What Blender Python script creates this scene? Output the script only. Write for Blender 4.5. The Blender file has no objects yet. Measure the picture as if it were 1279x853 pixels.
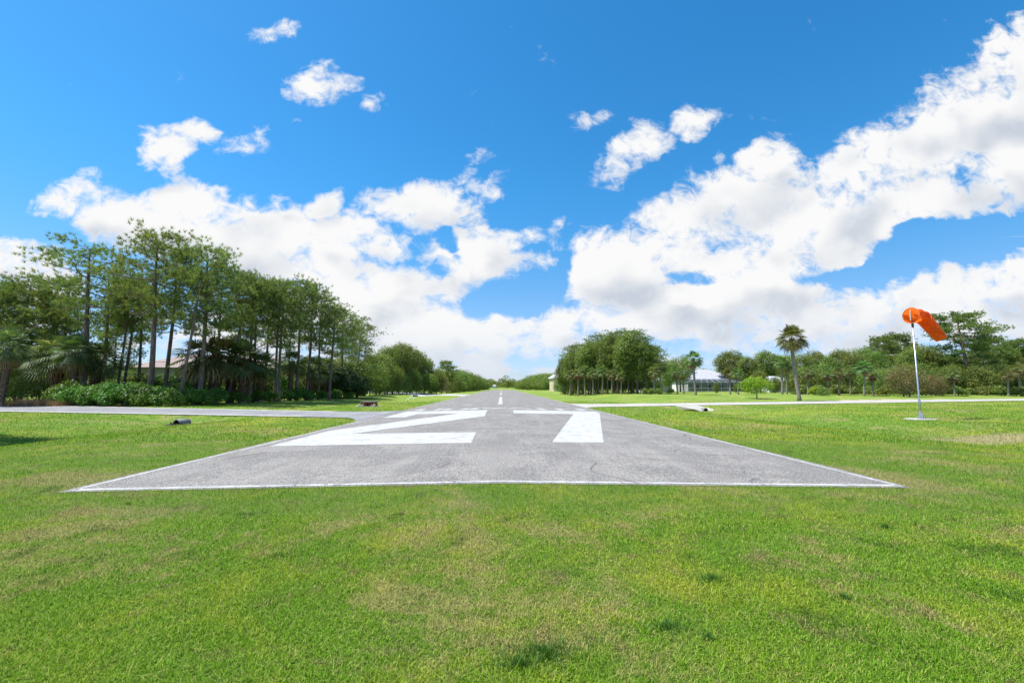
import bpy, math, random
import numpy as np
from mathutils import Vector, Matrix
random.seed(7); rng = np.random.default_rng(7)
S = bpy.context.scene
COL = S.collection
R = math.radians

# ------------------------------------------------------------------ camera model (16 mm lens, held at eye height)
FPX = 568.0; PITCH = math.atan(57/FPX); YAW = R(1.31); CX, CZ = 0.1, 1.70
def ray(px, py):
    a = (px-639.5)/FPX; b = -(py-426.5)/FPX
    f = math.cos(PITCH)-b*math.sin(PITCH); u = math.sin(PITCH)+b*math.cos(PITCH)
    return a*math.cos(YAW)+f*math.sin(YAW), f*math.cos(YAW)-a*math.sin(YAW), u
def at(px, D, py=488):
    x, y, u = ray(px, py); return CX+x*D/y
def hgt(px, py, D):
    x, y, u = ray(px, py); return CZ+u*D/y

# ------------------------------------------------------------------ helpers
def link(o):
    COL.objects.link(o); return o
def tag(o, label=None, cat=None, group=None, kind=None):
    if label: o['label'] = label
    if cat: o['category'] = cat
    if group: o['group'] = group
    if kind: o['kind'] = kind
    return o
def empty(name, loc=(0,0,0), rz=0):
    o = bpy.data.objects.new(name, None); o.empty_display_size = .3
    o.location = loc; o.rotation_euler = (0,0,rz); return link(o)
def mesh_np(name, V, faces, mat=None, rnd=None, smooth=False, parent=None):
    """V Nx3; faces MxK int array (K=3|4) or list of lists; rnd per-vertex float attribute"""
    me = bpy.data.meshes.new(name)
    V = np.asarray(V, dtype=np.float32)
    if isinstance(faces, np.ndarray):
        M, K = faces.shape
        me.vertices.add(len(V)); me.vertices.foreach_set('co', V.ravel())
        me.loops.add(M*K); me.loops.foreach_set('vertex_index', faces.astype(np.int32).ravel())
        me.polygons.add(M)
        me.polygons.foreach_set('loop_start', np.arange(0, M*K, K, dtype=np.int32))
        me.update(calc_edges=True)
    else:
        me.from_pydata([tuple(map(float, v)) for v in V], [], faces)
    if smooth: me.polygons.foreach_set('use_smooth', np.ones(len(me.polygons), dtype=bool))
    if rnd is not None:
        at_ = me.attributes.new('rnd', 'FLOAT', 'POINT'); at_.data.foreach_set('value', np.asarray(rnd, dtype=np.float32))
    if mat: me.materials.append(mat)
    me.update()
    o = link(bpy.data.objects.new(name, me))
    if parent: o.parent = parent
    return o
class MB:
    def __init__(s): s.v = []; s.f = []
    def add(s, vs, fs):
        n = len(s.v); s.v += [tuple(v) for v in vs]; s.f += [tuple(i+n for i in f) for f in fs]; return s
    def box(s, cx, cy, cz, sx, sy, sz, rz=0):
        c, d = math.cos(rz), math.sin(rz); vs = []
        for k in (-.5,.5):
            for j in (-.5,.5):
                for i in (-.5,.5):
                    X, Y = i*sx, j*sy; vs.append((cx+X*c-Y*d, cy+X*d+Y*c, cz+k*sz))
        return s.add(vs, [(0,2,3,1),(4,5,7,6),(0,1,5,4),(2,6,7,3),(0,4,6,2),(1,3,7,5)])
    def tube(s, pts, rad, n=8, cap=True):
        pts = [Vector(p) for p in pts]; rings = []
        up = Vector((0,0,1)); prev = None
        for i, p in enumerate(pts):
            t = (pts[min(i+1,len(pts)-1)]-pts[max(i-1,0)]).normalized()
            if prev is None:
                a = t.cross(Vector((1,0,0)) if abs(t.x) < .9 else Vector((0,1,0))).normalized()
            else: a = (prev - t*prev.dot(t)).normalized()
            b = t.cross(a); prev = a
            r = rad[i] if hasattr(rad, '__len__') else rad
            rings.append([p+(a*math.cos(2*math.pi*k/n)+b*math.sin(2*math.pi*k/n))*r for k in range(n)])
        vs = [v for rg in rings for v in rg]; fs = []
        for i in range(len(pts)-1):
            for k in range(n):
                k2 = (k+1) % n; fs.append((i*n+k, i*n+k2, (i+1)*n+k2, (i+1)*n+k))
        if cap: fs.append(tuple(range(n))[::-1]); fs.append(tuple((len(pts)-1)*n+k for k in range(n)))
        return s.add(vs, fs)
    def build(s, name, mat, parent=None, smooth=False, bevel=0):
        me = bpy.data.meshes.new(name); me.from_pydata(s.v, [], s.f); me.materials.append(mat)
        if smooth: me.polygons.foreach_set('use_smooth', [True]*len(me.polygons))
        me.update(); o = link(bpy.data.objects.new(name, me))
        if parent: o.parent = parent
        if bevel:
            m = o.modifiers.new('b', 'BEVEL'); m.width = bevel; m.segments = 2
        return o
def copy_tree(o, parent=None):
    c = o.copy(); link(c)
    if parent: c.parent = parent
    for ch in o.children: copy_tree(ch, c)
    return c

# ------------------------------------------------------------------ node helpers
class NT:
    def __init__(s, tree): s.t = tree; s.n = tree.nodes; s.l = tree.links
    def node(s, typ, **kw):
        nd = s.n.new(typ)
        for k, v in kw.items():
            if k == 'ins':
                for i, x in v.items():
                    if isinstance(x, bpy.types.NodeSocket): s.l.new(x, nd.inputs[i])
                    else: nd.inputs[i].default_value = x
            else: setattr(nd, k, v)
        return nd
    def math(s, op, a, b=0.0, c=None, clamp=False):
        ins = {0:a, 1:b}
        if c is not None: ins[2] = c
        return s.node('ShaderNodeMath', operation=op, use_clamp=clamp, ins=ins).outputs[0]
    def vmath(s, op, a, b=(0,0,0)): return s.node('ShaderNodeVectorMath', operation=op, ins={0:a,1:b}).outputs[0]
    def noise(s, vec, scale, detail=4, rough=.5, dist=0):
        return s.node('ShaderNodeTexNoise', ins={'Vector':vec,'Scale':scale,'Detail':detail,'Roughness':rough,'Distortion':dist}).outputs[0]
    def ramp(s, v, a, b, lo=0.0, hi=1.0, smooth=True):
        return s.node('ShaderNodeMapRange', interpolation_type='SMOOTHSTEP' if smooth else 'LINEAR', ins={0:v,1:a,2:b,3:lo,4:hi}).outputs[0]
    def mix(s, f, a, b, mode='MIX'):
        nd = s.node('ShaderNodeMix', data_type='RGBA', blend_type=mode)
        for i, x in ((0,f),(6,a),(7,b)):
            if isinstance(x, bpy.types.NodeSocket): s.l.new(x, nd.inputs[i])
            else: nd.inputs[i].default_value = (*x, 1) if (isinstance(x, tuple) and len(x) == 3) else x
        return nd.outputs[2]
def new_mat(name):
    m = bpy.data.materials.new(name); m.use_nodes = True; m.node_tree.nodes.clear()
    q = NT(m.node_tree); out = q.node('ShaderNodeOutputMaterial'); return m, q, out
def bsdf(q, out, col, rough=.7, spec=.3, metal=0, normal=None):
    p = q.node('ShaderNodeBsdfPrincipled')
    for k, x in (('Base Color',col),('Roughness',rough),('Specular IOR Level',spec),('Metallic',metal)):
        if isinstance(x, bpy.types.NodeSocket): q.l.new(x, p.inputs[k])
        else: p.inputs[k].default_value = (*x,1) if isinstance(x, tuple) else x
    if normal is not None: q.l.new(normal, p.inputs['Normal'])
    q.l.new(p.outputs[0], out.inputs['Surface']); return p
def simple(name, c1, c2=None, scale=3, rough=.7, spec=.3, metal=0, bump=0, bscale=20):
    m, q, out = new_mat(name)
    P = q.node('ShaderNodeTexCoord').outputs['Object']
    c2 = c2 or tuple(x*.75 for x in c1)
    f = q.noise(P, scale, 6, .6); col = q.mix(q.ramp(f,.35,.68), c1, c2)
    nrm = None
    if bump:
        nrm = q.node('ShaderNodeBump', ins={'Strength':bump,'Distance':.02,'Height':q.noise(P,bscale,6,.6)}).outputs[0]
    bsdf(q, out, col, rough, spec, metal, nrm); return m
def foliage_mat(name, ca, cb, cc=None, trans=.3, rough=.55, clump=.5, hue_obj=.25):
    """leaf colour: per leaf random value, clump noise, per tree random"""
    m, q, out = new_mat(name)
    r = q.node('ShaderNodeAttribute', attribute_name='rnd').outputs['Fac']
    P = q.node('ShaderNodeTexCoord').outputs['Object']
    n = q.noise(P, clump, 3, .5)
    f = q.math('ADD', q.math('MULTIPLY', r, .55), q.math('MULTIPLY', q.ramp(n,.35,.65), .45))
    col = q.mix(f, ca, cb)
    if cc: col = q.mix(q.ramp(r,.86,.9), col, cc)
    oi = q.node('ShaderNodeObjectInfo').outputs['Random']
    hs = q.node('ShaderNodeHueSaturation', ins={'Hue':q.ramp(oi,0,1,.5-.035*hue_obj*4,.5+.02*hue_obj*4,False),'Saturation':1.0,'Value':q.ramp(oi,0,1,1-hue_obj*.6,1+hue_obj*.6,False),'Color':col})
    p = bsdf(q, out, hs.outputs[0], rough, .35)
    tr = q.node('ShaderNodeBsdfTranslucent', ins={'Color':q.mix(1.0, hs.outputs[0], (1.25,1.35,.6), 'MULTIPLY')})
    mx = q.node('ShaderNodeMixShader', ins={0:trans,1:p.outputs[0],2:tr.outputs[0]})
    q.l.new(mx.outputs[0], out.inputs['Surface']); return m

# ------------------------------------------------------------------ terrain height
def sst(a, b, x):
    t = np.clip((x-a)/(b-a), 0, 1); return t*t*(3-2*t)
# road edges (world x -> y), left service road and right concrete path
def lroad_near(x): return 28.3+.265*(np.abs(x)-9.5)
def lroad_far(x): return 34.2+.36*(np.abs(x)-9.0)
def rpath_near(x): return 43.0+.30*(x-9.6)
def rpath_far(x): return 49.2+.30*(x-7.8)
def vnoise(x, y, s):
    return (np.sin(x*s*1.3+y*s*.7+1.1)+np.sin(-x*s*.8+y*s*1.7+2.3)+np.sin(x*s*2.1+y*s*1.9+.4)*.6)/2.6
def gz(x, y):
    x = np.asarray(x, dtype=float); y = np.asarray(y, dtype=float)
    ax = np.abs(x)
    z = -.015*np.minimum(ax, 7.62)-.035*sst(7.62, 12, ax)
    z = z - .03*sst(7.55, 7.75, ax)                                   # turf starts a little below the pavement edge
    off = sst(8.5, 13, ax)
    # drainage swales either side of the runway
    lm = np.minimum(sst(0, 1.6, lroad_near(x)-y)+sst(0, 1.6, y-lroad_far(x)), 1)
    rm = np.minimum(sst(0, 1.2, rpath_near(x)-y)+sst(0, 1.2, y-rpath_far(x)), 1)
    z = z - np.where(x < 0, .42*np.exp(-((x+20)/3.6)**2)*lm*sst(4, 12, y), 0)
    z = z - np.where(x > 0, .36*np.exp(-((x-18.6)/3.2)**2)*rm*sst(6, 16, y), 0)
    lawn = np.where(x < 0, lm, rm)
    z = z + off*lawn*.03*vnoise(x, y, .55)
    # gentle rise of the lawns beyond the right path
    z = z + .45*sst(12, 30, x)*sst(4, 28, y-rpath_far(x))
    # under the runway the ground sheet keeps clear of the asphalt
    under = (ax < 7.62) & (y > 8.28) & (y < 292)
    z = np.where(under, -.015*ax-.05, z)
    return z
def gzf(x, y): return float(gz(x, y))

# ------------------------------------------------------------------ turf colour (world position based, shared)
def turf_color(q, scl=1.0):
    P = q.node('ShaderNodeNewGeometry').outputs['Position']
    big = q.noise(P, .13, 4, .6, .5)
    mid = q.noise(P, .75, 6, .7, .8)
    fin = q.noise(P, 7.0, 5, .7)
    vivid, yel, dry, deep = (.140,.255,.030), (.280,.330,.046), (.37,.30,.14), (.035,.095,.014)
    c = q.mix(q.ramp(q.math('ADD', q.math('MULTIPLY',big,.5), q.math('MULTIPLY',mid,.5)), .45, .62), vivid, yel)
    Pd = q.vmath('ADD', P, (31.7,12.3,0))
    d1 = q.ramp(q.math('ADD', q.math('MULTIPLY', q.noise(Pd,.30,7,.72,.6), .75), q.math('MULTIPLY', fin, .25)), .50, .60)
    c = q.mix(q.math('MULTIPLY', d1, .62), c, dry)
    d3 = q.ramp(q.noise(q.vmath('ADD', P, (3.1,8.3,0)), 1.6, 6, .75, .5), .54, .66)
    c = q.mix(q.math('MULTIPLY', d3, .5), c, (.25,.17,.10))
    c = q.mix(q.math('MULTIPLY', q.ramp(q.noise(P, 1.3, 6, .7, .4), .56, .66), .6), c, deep)
    # bleached sandy spot right of the windsock
    dv = q.vmath('SUBTRACT', P, (20.6,18.6,0)); dv = q.vmath('MULTIPLY', dv, (.28,.62,0))
    ln = q.node('ShaderNodeVectorMath', operation='LENGTH', ins={0:dv}).outputs['Value']
    sp = q.math('MULTIPLY', q.ramp(q.math('ADD', ln, q.math('MULTIPLY', mid, .9)), .7, 1.5, 1, 0), .75)
    c = q.mix(sp, c, (.42,.34,.2))
    return c, P, fin, mid

# ------------------------------------------------------------------ materials
M = {}
m, q, out = new_mat('turf ground')
c, P, fin, mid = turf_color(q)
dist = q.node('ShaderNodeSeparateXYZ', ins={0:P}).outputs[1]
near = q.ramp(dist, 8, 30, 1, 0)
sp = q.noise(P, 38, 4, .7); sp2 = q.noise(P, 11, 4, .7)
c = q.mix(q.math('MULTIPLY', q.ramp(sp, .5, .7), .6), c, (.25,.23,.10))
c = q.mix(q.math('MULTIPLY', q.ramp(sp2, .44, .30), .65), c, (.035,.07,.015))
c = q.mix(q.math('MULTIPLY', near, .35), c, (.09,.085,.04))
hn = q.node('ShaderNodeBump', ins={'Strength':.9,'Distance':.05,'Height':q.math('ADD', sp, q.math('MULTIPLY', sp2, 1.4))}).outputs[0]
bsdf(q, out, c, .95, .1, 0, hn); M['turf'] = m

m, q, out = new_mat('grass blade')
c, P, fin, mid = turf_color(q)
r = q.node('ShaderNodeAttribute', attribute_name='rnd').outputs['Fac']
c = q.mix(q.math('MULTIPLY', q.ramp(r, .84, .97), .55), c, (.40,.34,.14))
hs = q.node('ShaderNodeHueSaturation', ins={'Hue':.5,'Saturation':1.07,'Value':q.ramp(r,0,.8,.70,1.6,False),'Color':c}).outputs[0]
p = bsdf(q, out, hs, .7, .12)
tr = q.node('ShaderNodeBsdfTranslucent', ins={'Color':hs})
mx = q.node('ShaderNodeMixShader', ins={0:.4,1:p.outputs[0],2:tr.outputs[0]}); q.l.new(mx.outputs[0], out.inputs['Surface'])
M['blade'] = m

def asphalt(name, base, dark, light):
    m, q, out = new_mat(name)
    P = q.node('ShaderNodeTexCoord').outputs['Object']
    g1 = q.noise(P, 30, 2, .9); g2 = q.noise(P, 9, 5, .8); g3 = q.noise(P, .5, 5, .6, 1.0)
    Ps = q.vmath('MULTIPLY', P, (1.3, .13, 1)); st = q.noise(Ps, .9, 6, .7, .6)
    Pt = q.vmath('MULTIPLY', P, (.10, 1.6, 1)); st2 = q.noise(Pt, .8, 5, .65, .3)
    c = q.mix(q.ramp(g3,.42,.60), base, dark)
    c = q.mix(q.math('MULTIPLY', q.ramp(st,.52,.62), .6), c, dark)
    c = q.mix(q.math('MULTIPLY', q.ramp(st,.47,.38), .5), c, light)
    c = q.mix(q.math('MULTIPLY', q.ramp(st2,.54,.64), .35), c, dark)
    c = q.mix(q.math('MULTIPLY', q.ramp(g2,.50,.66), .5), c, tuple(x*.5 for x in dark))
    c = q.mix(q.math('MULTIPLY', q.ramp(g1,.50,.62), .5), c, tuple(min(.6,x*1.7) for x in light))
    c = q.mix(q.math('MULTIPLY', q.ramp(g1,.49,.38), .62), c, tuple(x*.3 for x in dark))
    # hairline cracks
    Pw = q.vmath('ADD', P, q.vmath('MULTIPLY', q.node('ShaderNodeTexNoise', ins={'Vector':P,'Scale':1.3,'Detail':6}).outputs[1], (1.1,1.1,0)))
    vo = q.node('ShaderNodeTexVoronoi', feature='DISTANCE_TO_EDGE', ins={'Vector':Pw,'Scale':.28}).outputs[0]
    ck = q.math('MULTIPLY', q.ramp(vo, .0015, .006, 1, 0), q.ramp(q.noise(P,.25,3,.5),.48,.6))
    c = q.mix(q.math('MULTIPLY', ck, .55), c, (.03,.03,.03))
    hn = q.node('ShaderNodeBump', ins={'Strength':.7,'Distance':.012,'Height':g1}).outputs[0]
    bsdf(q, out, c, .85, .25, 0, hn); return m
M['runway'] = asphalt('runway asphalt', (.236,.219,.200), (.170,.158,.146), (.292,.273,.248))
M['road'] = asphalt('service road', (.24,.235,.235), (.17,.165,.18), (.36,.355,.34))
def paint(name, col, wear=.30):
    m, q, out = new_mat(name)
    P = q.node('ShaderNodeTexCoord').outputs['Object']
    n = q.noise(P, 30, 5, .75); n2 = q.noise(P, 2.2, 6, .7, 1.0)
    w = q.math('ADD', q.math('MULTIPLY', n, .55), q.math('MULTIPLY', n2, .45))
    c = q.mix(q.ramp(n2,.35,.65), col, tuple(x*.84 for x in col))
    c = q.mix(q.ramp(w, wear+.29, wear+.35), c, (.28,.27,.26))
    bsdf(q, out, c, .7, .3); return m
M['paint'] = paint('white paint', (.475,.47,.46), .222)
M['edgepaint'] = paint('worn edge paint', (.465,.46,.44), .195)
M['concrete'] = simple('pale concrete', (.43,.41,.365), (.33,.31,.275), .7, .9, .2, 0, .4, 12)
M['concrete_edge'] = simple('bleached edge concrete', (.46,.45,.41), (.34,.33,.29), 3, .9, .2, 0, .4, 12)
M['sand'] = simple('sandy soil', (.48,.42,.33), (.33,.27,.19), .8, .95, .1, 0, .6, 6)
M['galv'] = simple('galvanised steel', (.55,.56,.57), (.42,.43,.45), 6, .38, .5, .85)
M['darkmetal'] = simple('dark metal', (.07,.07,.08), None, 6, .5, .5, .3)
M['whitemetal'] = simple('white enamel', (.8,.8,.8), (.7,.7,.7), 6, .4, .5)
M['orange_metal'] = simple('orange hoop', (.75,.16,.02), None, 6, .5, .5)
M['brick'] = simple('red brick', (.27,.075,.045), (.16,.05,.035), 5, .9, .2, 0, .5, 15)
M['slab'] = simple('grey stone slab', (.30,.29,.31), (.2,.19,.2), 3, .85, .3)
M['block'] = simple('white limestone', (.7,.66,.58), (.55,.5,.43), 4, .9, .2)
M['pipe'] = simple('weathered pipe', (.26,.26,.27), (.12,.115,.11), 4, .7, .3)
M['shade_twig_black'] = simple('shade and twig black', (.02,.02,.02), None, 4, .9, .1)  # near black stands in for shade in openings; also colours the twigs
M['yellow'] = simple('yellow plastic', (.85,.62,.05), None, 4, .5, .4)
M['stucco_w'] = simple('white stucco', (.72,.70,.66), (.62,.60,.56), 1.5, .9, .2)
M['stucco_c'] = simple('cream stucco', (.62,.50,.36), (.52,.42,.30), 1.5, .9, .2)
M['stucco_g'] = simple('pale grey stucco', (.42,.42,.40), (.35,.35,.33), 1.5, .9, .2)
def roof_mat(name, a, b):
    m, q, out = new_mat(name)
    P = q.node('ShaderNodeTexCoord').outputs['Object']
    w = q.node('ShaderNodeTexWave', bands_direction='Z', ins={'Vector':P,'Scale':2.2,'Distortion':.3,'Detail':2}).outputs[1]
    c = q.mix(q.ramp(q.noise(P,1.8,5,.6),.35,.65), a, b)
    c = q.mix(q.math('MULTIPLY', q.ramp(w,.0,.35,1,0), .45), c, tuple(x*.5 for x in b))
    bsdf(q, out, c, .8, .25); return m
M['roof_peach'] = roof_mat('peach barrel tile roof', (.36,.28,.25), (.28,.21,.185))
M['roof_grey'] = roof_mat('pale grey tile roof', (.46,.46,.50), (.36,.36,.40))
M['roof_white'] = roof_mat('whitish roof', (.58,.58,.60), (.48,.48,.50))
m, q, out = new_mat('window glass'); bsdf(q, out, (.03,.04,.05), .08, .8); M['glass'] = m
m, q, out = new_mat('insect screen')
p = bsdf(q, out, (.05,.055,.07), .6, .3); t = q.node('ShaderNodeBsdfTransparent')
mx = q.node('ShaderNodeMixShader', ins={0:.62,1:t.outputs[0],2:p.outputs[0]}); q.l.new(mx.outputs[0], out.inputs['Surface']); M['screen'] = m
m, q, out = new_mat('orange windsock fabric')
P = q.node('ShaderNodeTexCoord').outputs['Object']
c = q.mix(q.ramp(q.noise(P, 3, 5, .6),.35,.7), (1.0,.21,.025), (.85,.14,.015))
nb = q.node('ShaderNodeBump', ins={'Strength':.5,'Distance':.05,'Height':q.noise(P,6,3,.5)}).outputs[0]
p = bsdf(q, out, c, .6, .2, 0, nb); t = q.node('ShaderNodeBsdfTranslucent', ins={'Color':c})
mx = q.node('ShaderNodeMixShader', ins={0:.55,1:p.outputs[0],2:t.outputs[0]}); q.l.new(mx.outputs[0], out.inputs['Surface']); M['sock'] = m

def bark(name, a, b, sc=(9,9,1.6)):
    m, q, out = new_mat(name)
    P = q.vmath('MULTIPLY', q.node('ShaderNodeTexCoord').outputs['Object'], sc)
    n = q.noise(P, 1, 5, .65); c = q.mix(q.ramp(n,.35,.65), a, b)
    nb = q.node('ShaderNodeBump', ins={'Strength':.8,'Distance':.04,'Height':n}).outputs[0]
    bsdf(q, out, c, .9, .15, 0, nb); return m
M['bark_pine'] = bark('pine bark', (.23,.175,.145), (.10,.075,.065))
M['bark_grey'] = bark('grey bark', (.22,.20,.175), (.12,.105,.09))
M['bark_palm'] = bark('palm trunk', (.32,.28,.235), (.17,.145,.12), (3,3,9))
M['boots'] = bark('palm boots', (.20,.13,.085), (.08,.05,.035), (7,7,5))
M['needles'] = foliage_mat('pine needles', (.088,.142,.042), (.235,.295,.085), (.36,.29,.13), .48, .55, .5, .15)
M['leaf'] = foliage_mat('broad leaves', (.085,.148,.030), (.230,.305,.062), (.31,.32,.10), .42, .5, .35)
M['leaf_far'] = foliage_mat('broad leaves olive', (.100,.158,.040), (.250,.300,.075), None, .42, .6, .3)
M['leaf_yel'] = foliage_mat('lime leaves', (.17,.27,.02), (.36,.44,.035), None, .45, .5, .8, .1)
M['leaf_hedge'] = foliage_mat('glossy hedge leaves', (.045,.130,.018), (.130,.270,.035), (.24,.38,.06), .38, .45, .9, .2)
M['leaf_dark'] = foliage_mat('dark shrub leaves', (.025,.055,.016), (.065,.11,.03), None, .25, .5, .6, .15)
M['leaf_red'] = foliage_mat('bronze leaves', (.10,.12,.038), (.24,.21,.08), (.42,.22,.13), .35, .5, .6, .15)
M['leaf_tan'] = foliage_mat('tan dry leaves', (.24,.19,.10), (.38,.30,.16), None, .3, .6, .6, .1)
M['frond'] = foliage_mat('palm fronds', (.075,.120,.035), (.180,.240,.080), (.34,.36,.19), .36, .6, .4, .7)
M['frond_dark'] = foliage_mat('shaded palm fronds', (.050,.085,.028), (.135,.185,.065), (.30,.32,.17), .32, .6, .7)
M['dead'] = foliage_mat('dead fronds', (.22,.145,.08), (.40,.29,.17), None, .25, .7, .7)

# ------------------------------------------------------------------ ground sheet
def lines(segs):
    a = []
    for lo, hi, st in segs: a += list(np.arange(lo, hi-1e-6, st))
    return sorted(set([round(float(v), 4) for v in a]))
xs_pos = lines([(0,7.3,.9),(7.3,7.55,.25)])+[7.55,7.61,7.63,7.8,8.1]+lines([(8.5,32,.5),(32,60,1.5),(60,200,8),(200,600,50),(600,3200,400)])+[3200.0]
xs = np.array(sorted(set([-v for v in xs_pos]+xs_pos)))
ys = np.array(sorted(set([-400.0,-100,-30,-10,-4]+lines([(0,8,.5)])+[8.0,8.26,8.29,8.5]+lines([(9,66,.45),(66,130,2),(130,290,10)])+[291.9,292.1]+lines([(300,600,50),(600,4000,400)])+[4000.0])))
XX, YY = np.meshgrid(xs, ys); ZZ = gz(XX, YY)
nx, ny = len(xs), len(ys)
idx = np.arange(nx*ny).reshape(ny, nx)
F = np.stack([idx[:-1,:-1], idx[:-1,1:], idx[1:,1:], idx[1:,:-1]], -1).reshape(-1,4)
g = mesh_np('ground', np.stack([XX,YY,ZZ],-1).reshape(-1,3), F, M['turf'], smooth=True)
tag(g, kind='structure')

# ------------------------------------------------------------------ runway and paint
RL = 290.0
rx = np.array([-7.62,-7.2,-6,-4.5,-3,-1.5,0,1.5,3,4.5,6,7.2,7.62]); ry = np.concatenate([np.arange(8.3,60,2.0), np.arange(60,RL+1,10)])
def wob(y, k): return .05*np.sin(y*1.7+k)+.03*np.sin(y*4.1+2*k)
XX, YY = np.meshgrid(rx, ry)
XE = XX + np.where(XX < -7.5, wob(YY,1), 0) + np.where(XX > 7.5, wob(YY,4), 0)
ZZ = -.015*np.abs(XX)
nx, ny = len(rx), len(ry); idx = np.arange(nx*ny).reshape(ny, nx)
F = np.stack([idx[:-1,:-1], idx[:-1,1:], idx[1:,1:], idx[1:,:-1]], -1).reshape(-1,4)
runway = mesh_np('runway', np.stack([XE,YY,ZZ],-1).reshape(-1,3), F, M['runway'], smooth=True)
tag(runway, 'long pale grey asphalt runway running to the horizon, with worn white paint', kind='structure')
def sheet(name, polys, mat, dz=.005, step=.8, parent=runway):
    """polys: list of convex-ish polygons in xy, draped on the crowned pavement"""
    import bmesh
    bm = bmesh.new()
    for P in polys:
        bm.faces.new([bm.verts.new((x, y, 0)) for x, y in P])
    bm.normal_update()
    bmesh.ops.triangulate(bm, faces=bm.faces[:], ngon_method='EAR_CLIP')
    lo = min(v.co.x for v in bm.verts); hi = max(v.co.x for v in bm.verts)
    x = math.ceil(lo/step)*step
    cuts = [0.0] + [lo + k*step for k in range(1, int((hi-lo)/step)+1)]
    for cx in cuts:
        if lo < cx < hi:
            bmesh.ops.bisect_plane(bm, geom=bm.verts[:]+bm.edges[:]+bm.faces[:], plane_co=(cx,0,0), plane_no=(1,0,0))
    for v in bm.verts: v.co.z = -.015*abs(v.co.x)+dz
    me = bpy.data.meshes.new(name); bm.to_mesh(me); bm.free(); me.materials.append(mat)
    o = link(bpy.data.objects.new(name, me)); o.parent = parent; return o
o = sheet('number_two', [[(-7.02,14.38),(-.84,14.35),(-.87,17.62),(-5.67,17.9),(-7.05,19.3)],
        [(-7.05,19.3),(-5.67,17.9),(-.88,27.4),(-.94,30.4),(-2.75,30.6)],
        [(-6.9,27.3),(-5.6,27.5),(-5.5,30.6),(-2.75,30.6),(-.94,30.4),(-.94,34.45),(-6.9,34.3)]], M['paint'])
o['label'] = 'white painted numeral 2 of the runway number'
o = sheet('number_seven', [[(1.69,14.5),(3.34,14.6),(7.0,32.2),(7.06,34.2),(.98,34.5),(.9,30.4),(4.87,30.4)]], M['paint'])
o['label'] = 'white painted numeral 7 of the runway number'
strokes = []
def G(px, py, z=-.05):
    x, y, u = ray(px, py); t = (z-CZ)/u; return CX+x*t, y*t
def slantq(x0, x1, ya, yb, w):   # slanted worn stroke from (x0,ya) to (x1,yb), lengthwise in px measured once from the site
    a = G(x0, ya); b = G(x1, yb); return [(a[0]-w,a[1]),(a[0]+w,a[1]),(b[0]+w,b[1]),(b[0]-w,b[1])]
for x0, x1 in ((521,530),(543,553),(556.5,562),(577,586.5),(590,595.5)): strokes.append(slantq(x0, x1, 511.9, 510.0, .28))
for x0, x1 in ((680,672.5),(702,695.5),(729,722)): strokes.append(slantq(x0, x1, 512.0, 510.0, .28))
for pts in (((601.5,509.6),(607,510.3),(613,511.0),(620,511.1),(626,510.6),(632.5,509.8)), ((635,511.5),(641,510.5),(647.5,509.9)), ((648,509.6),(655,510.4),(664,511.6))):
    for (a, b), (c, d) in zip(pts[:-1], pts[1:]):
        A = G(a,b); B = G(c,d); strokes.append([(A[0],A[1]-.45),(B[0],B[1]-.45),(B[0],B[1]+.45),(A[0],A[1]+.45)])
o = sheet('threshold_strokes', strokes, M['edgepaint']); o['label'] = 'broken row of short white strokes across the runway beyond the numbers'
for k in range(5):
    y0 = 46+k*57; sheet('centerline_dash', [[(-.23,y0),(.2,y0),(.2,y0+34),(-.23,y0+34)]], M['paint'])
# edge lines and threshold line, with small breaks
def seg_poly(x0, x1, y0, y1): return [(x0,y0),(x1,y0),(x1,y1),(x0,y1)]
for s in (-1,1):
    ps = []; y = 8.45
    while y < RL-2:
        L = random.uniform(3,9); e = min(y+L, RL-1)
        a, b = sorted((s*7.40, s*7.50)); j = random.uniform(-.015,.015)
        if not (s < 0 and 27.2 < y < 33.5) : ps.append(seg_poly(a+j, b+j, y, e))
        y = e+random.choice((0.02,.05,.12))
    sheet('edge_line', ps, M['edgepaint'])
ps = []; x = -7.5
for w in (3.9,.55,2.3,3.05,2.6,2.7):
    e = min(x+w, 7.5); ps.append(seg_poly(x+.02, e-.02, 8.40+random.uniform(-.01,.01), 8.54+random.uniform(-.01,.01))); x = e
sheet('threshold_line', ps, M['edgepaint'])
# expansion cracks running across and along
cr = []
def crack(x, y, ang, L, w=.007):
    px_, py_ = x, y; n = int(L/.25); a0 = ang
    for i in range(n):
        ang += random.uniform(-.5,.5)*.9+.12*(a0-ang); nx_, ny_ = px_+.25*math.cos(ang), py_+.25*math.sin(ang)
        if abs(nx_) > 7.1 or ny_ < 8.4: break
        ox, oy = -math.sin(ang)*w, math.cos(ang)*w
        cr.append([(px_-ox,py_-oy),(nx_-ox,ny_-oy),(nx_+ox,ny_+oy),(px_+ox,py_+oy)])
        px_, py_ = nx_, ny_; w = max(.005, w*random.uniform(.9,1.08))
for a in ((-2.9,8.4,.55,3.0),(-2.6,14.6,.75,2.4),(2.6,8.4,1.65,7.5),(4.8,12.5,1.5,5),(4.1,11,2.3,1.5),(0.2,40,1.5,12),(5.2,20,.2,1.5)): crack(*a)
m, q, out = new_mat('crack filler'); bsdf(q, out, (.12,.117,.115), .9, .1); M['crack'] = m
sheet('cracks', cr, M['crack'], dz=.009)

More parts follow.
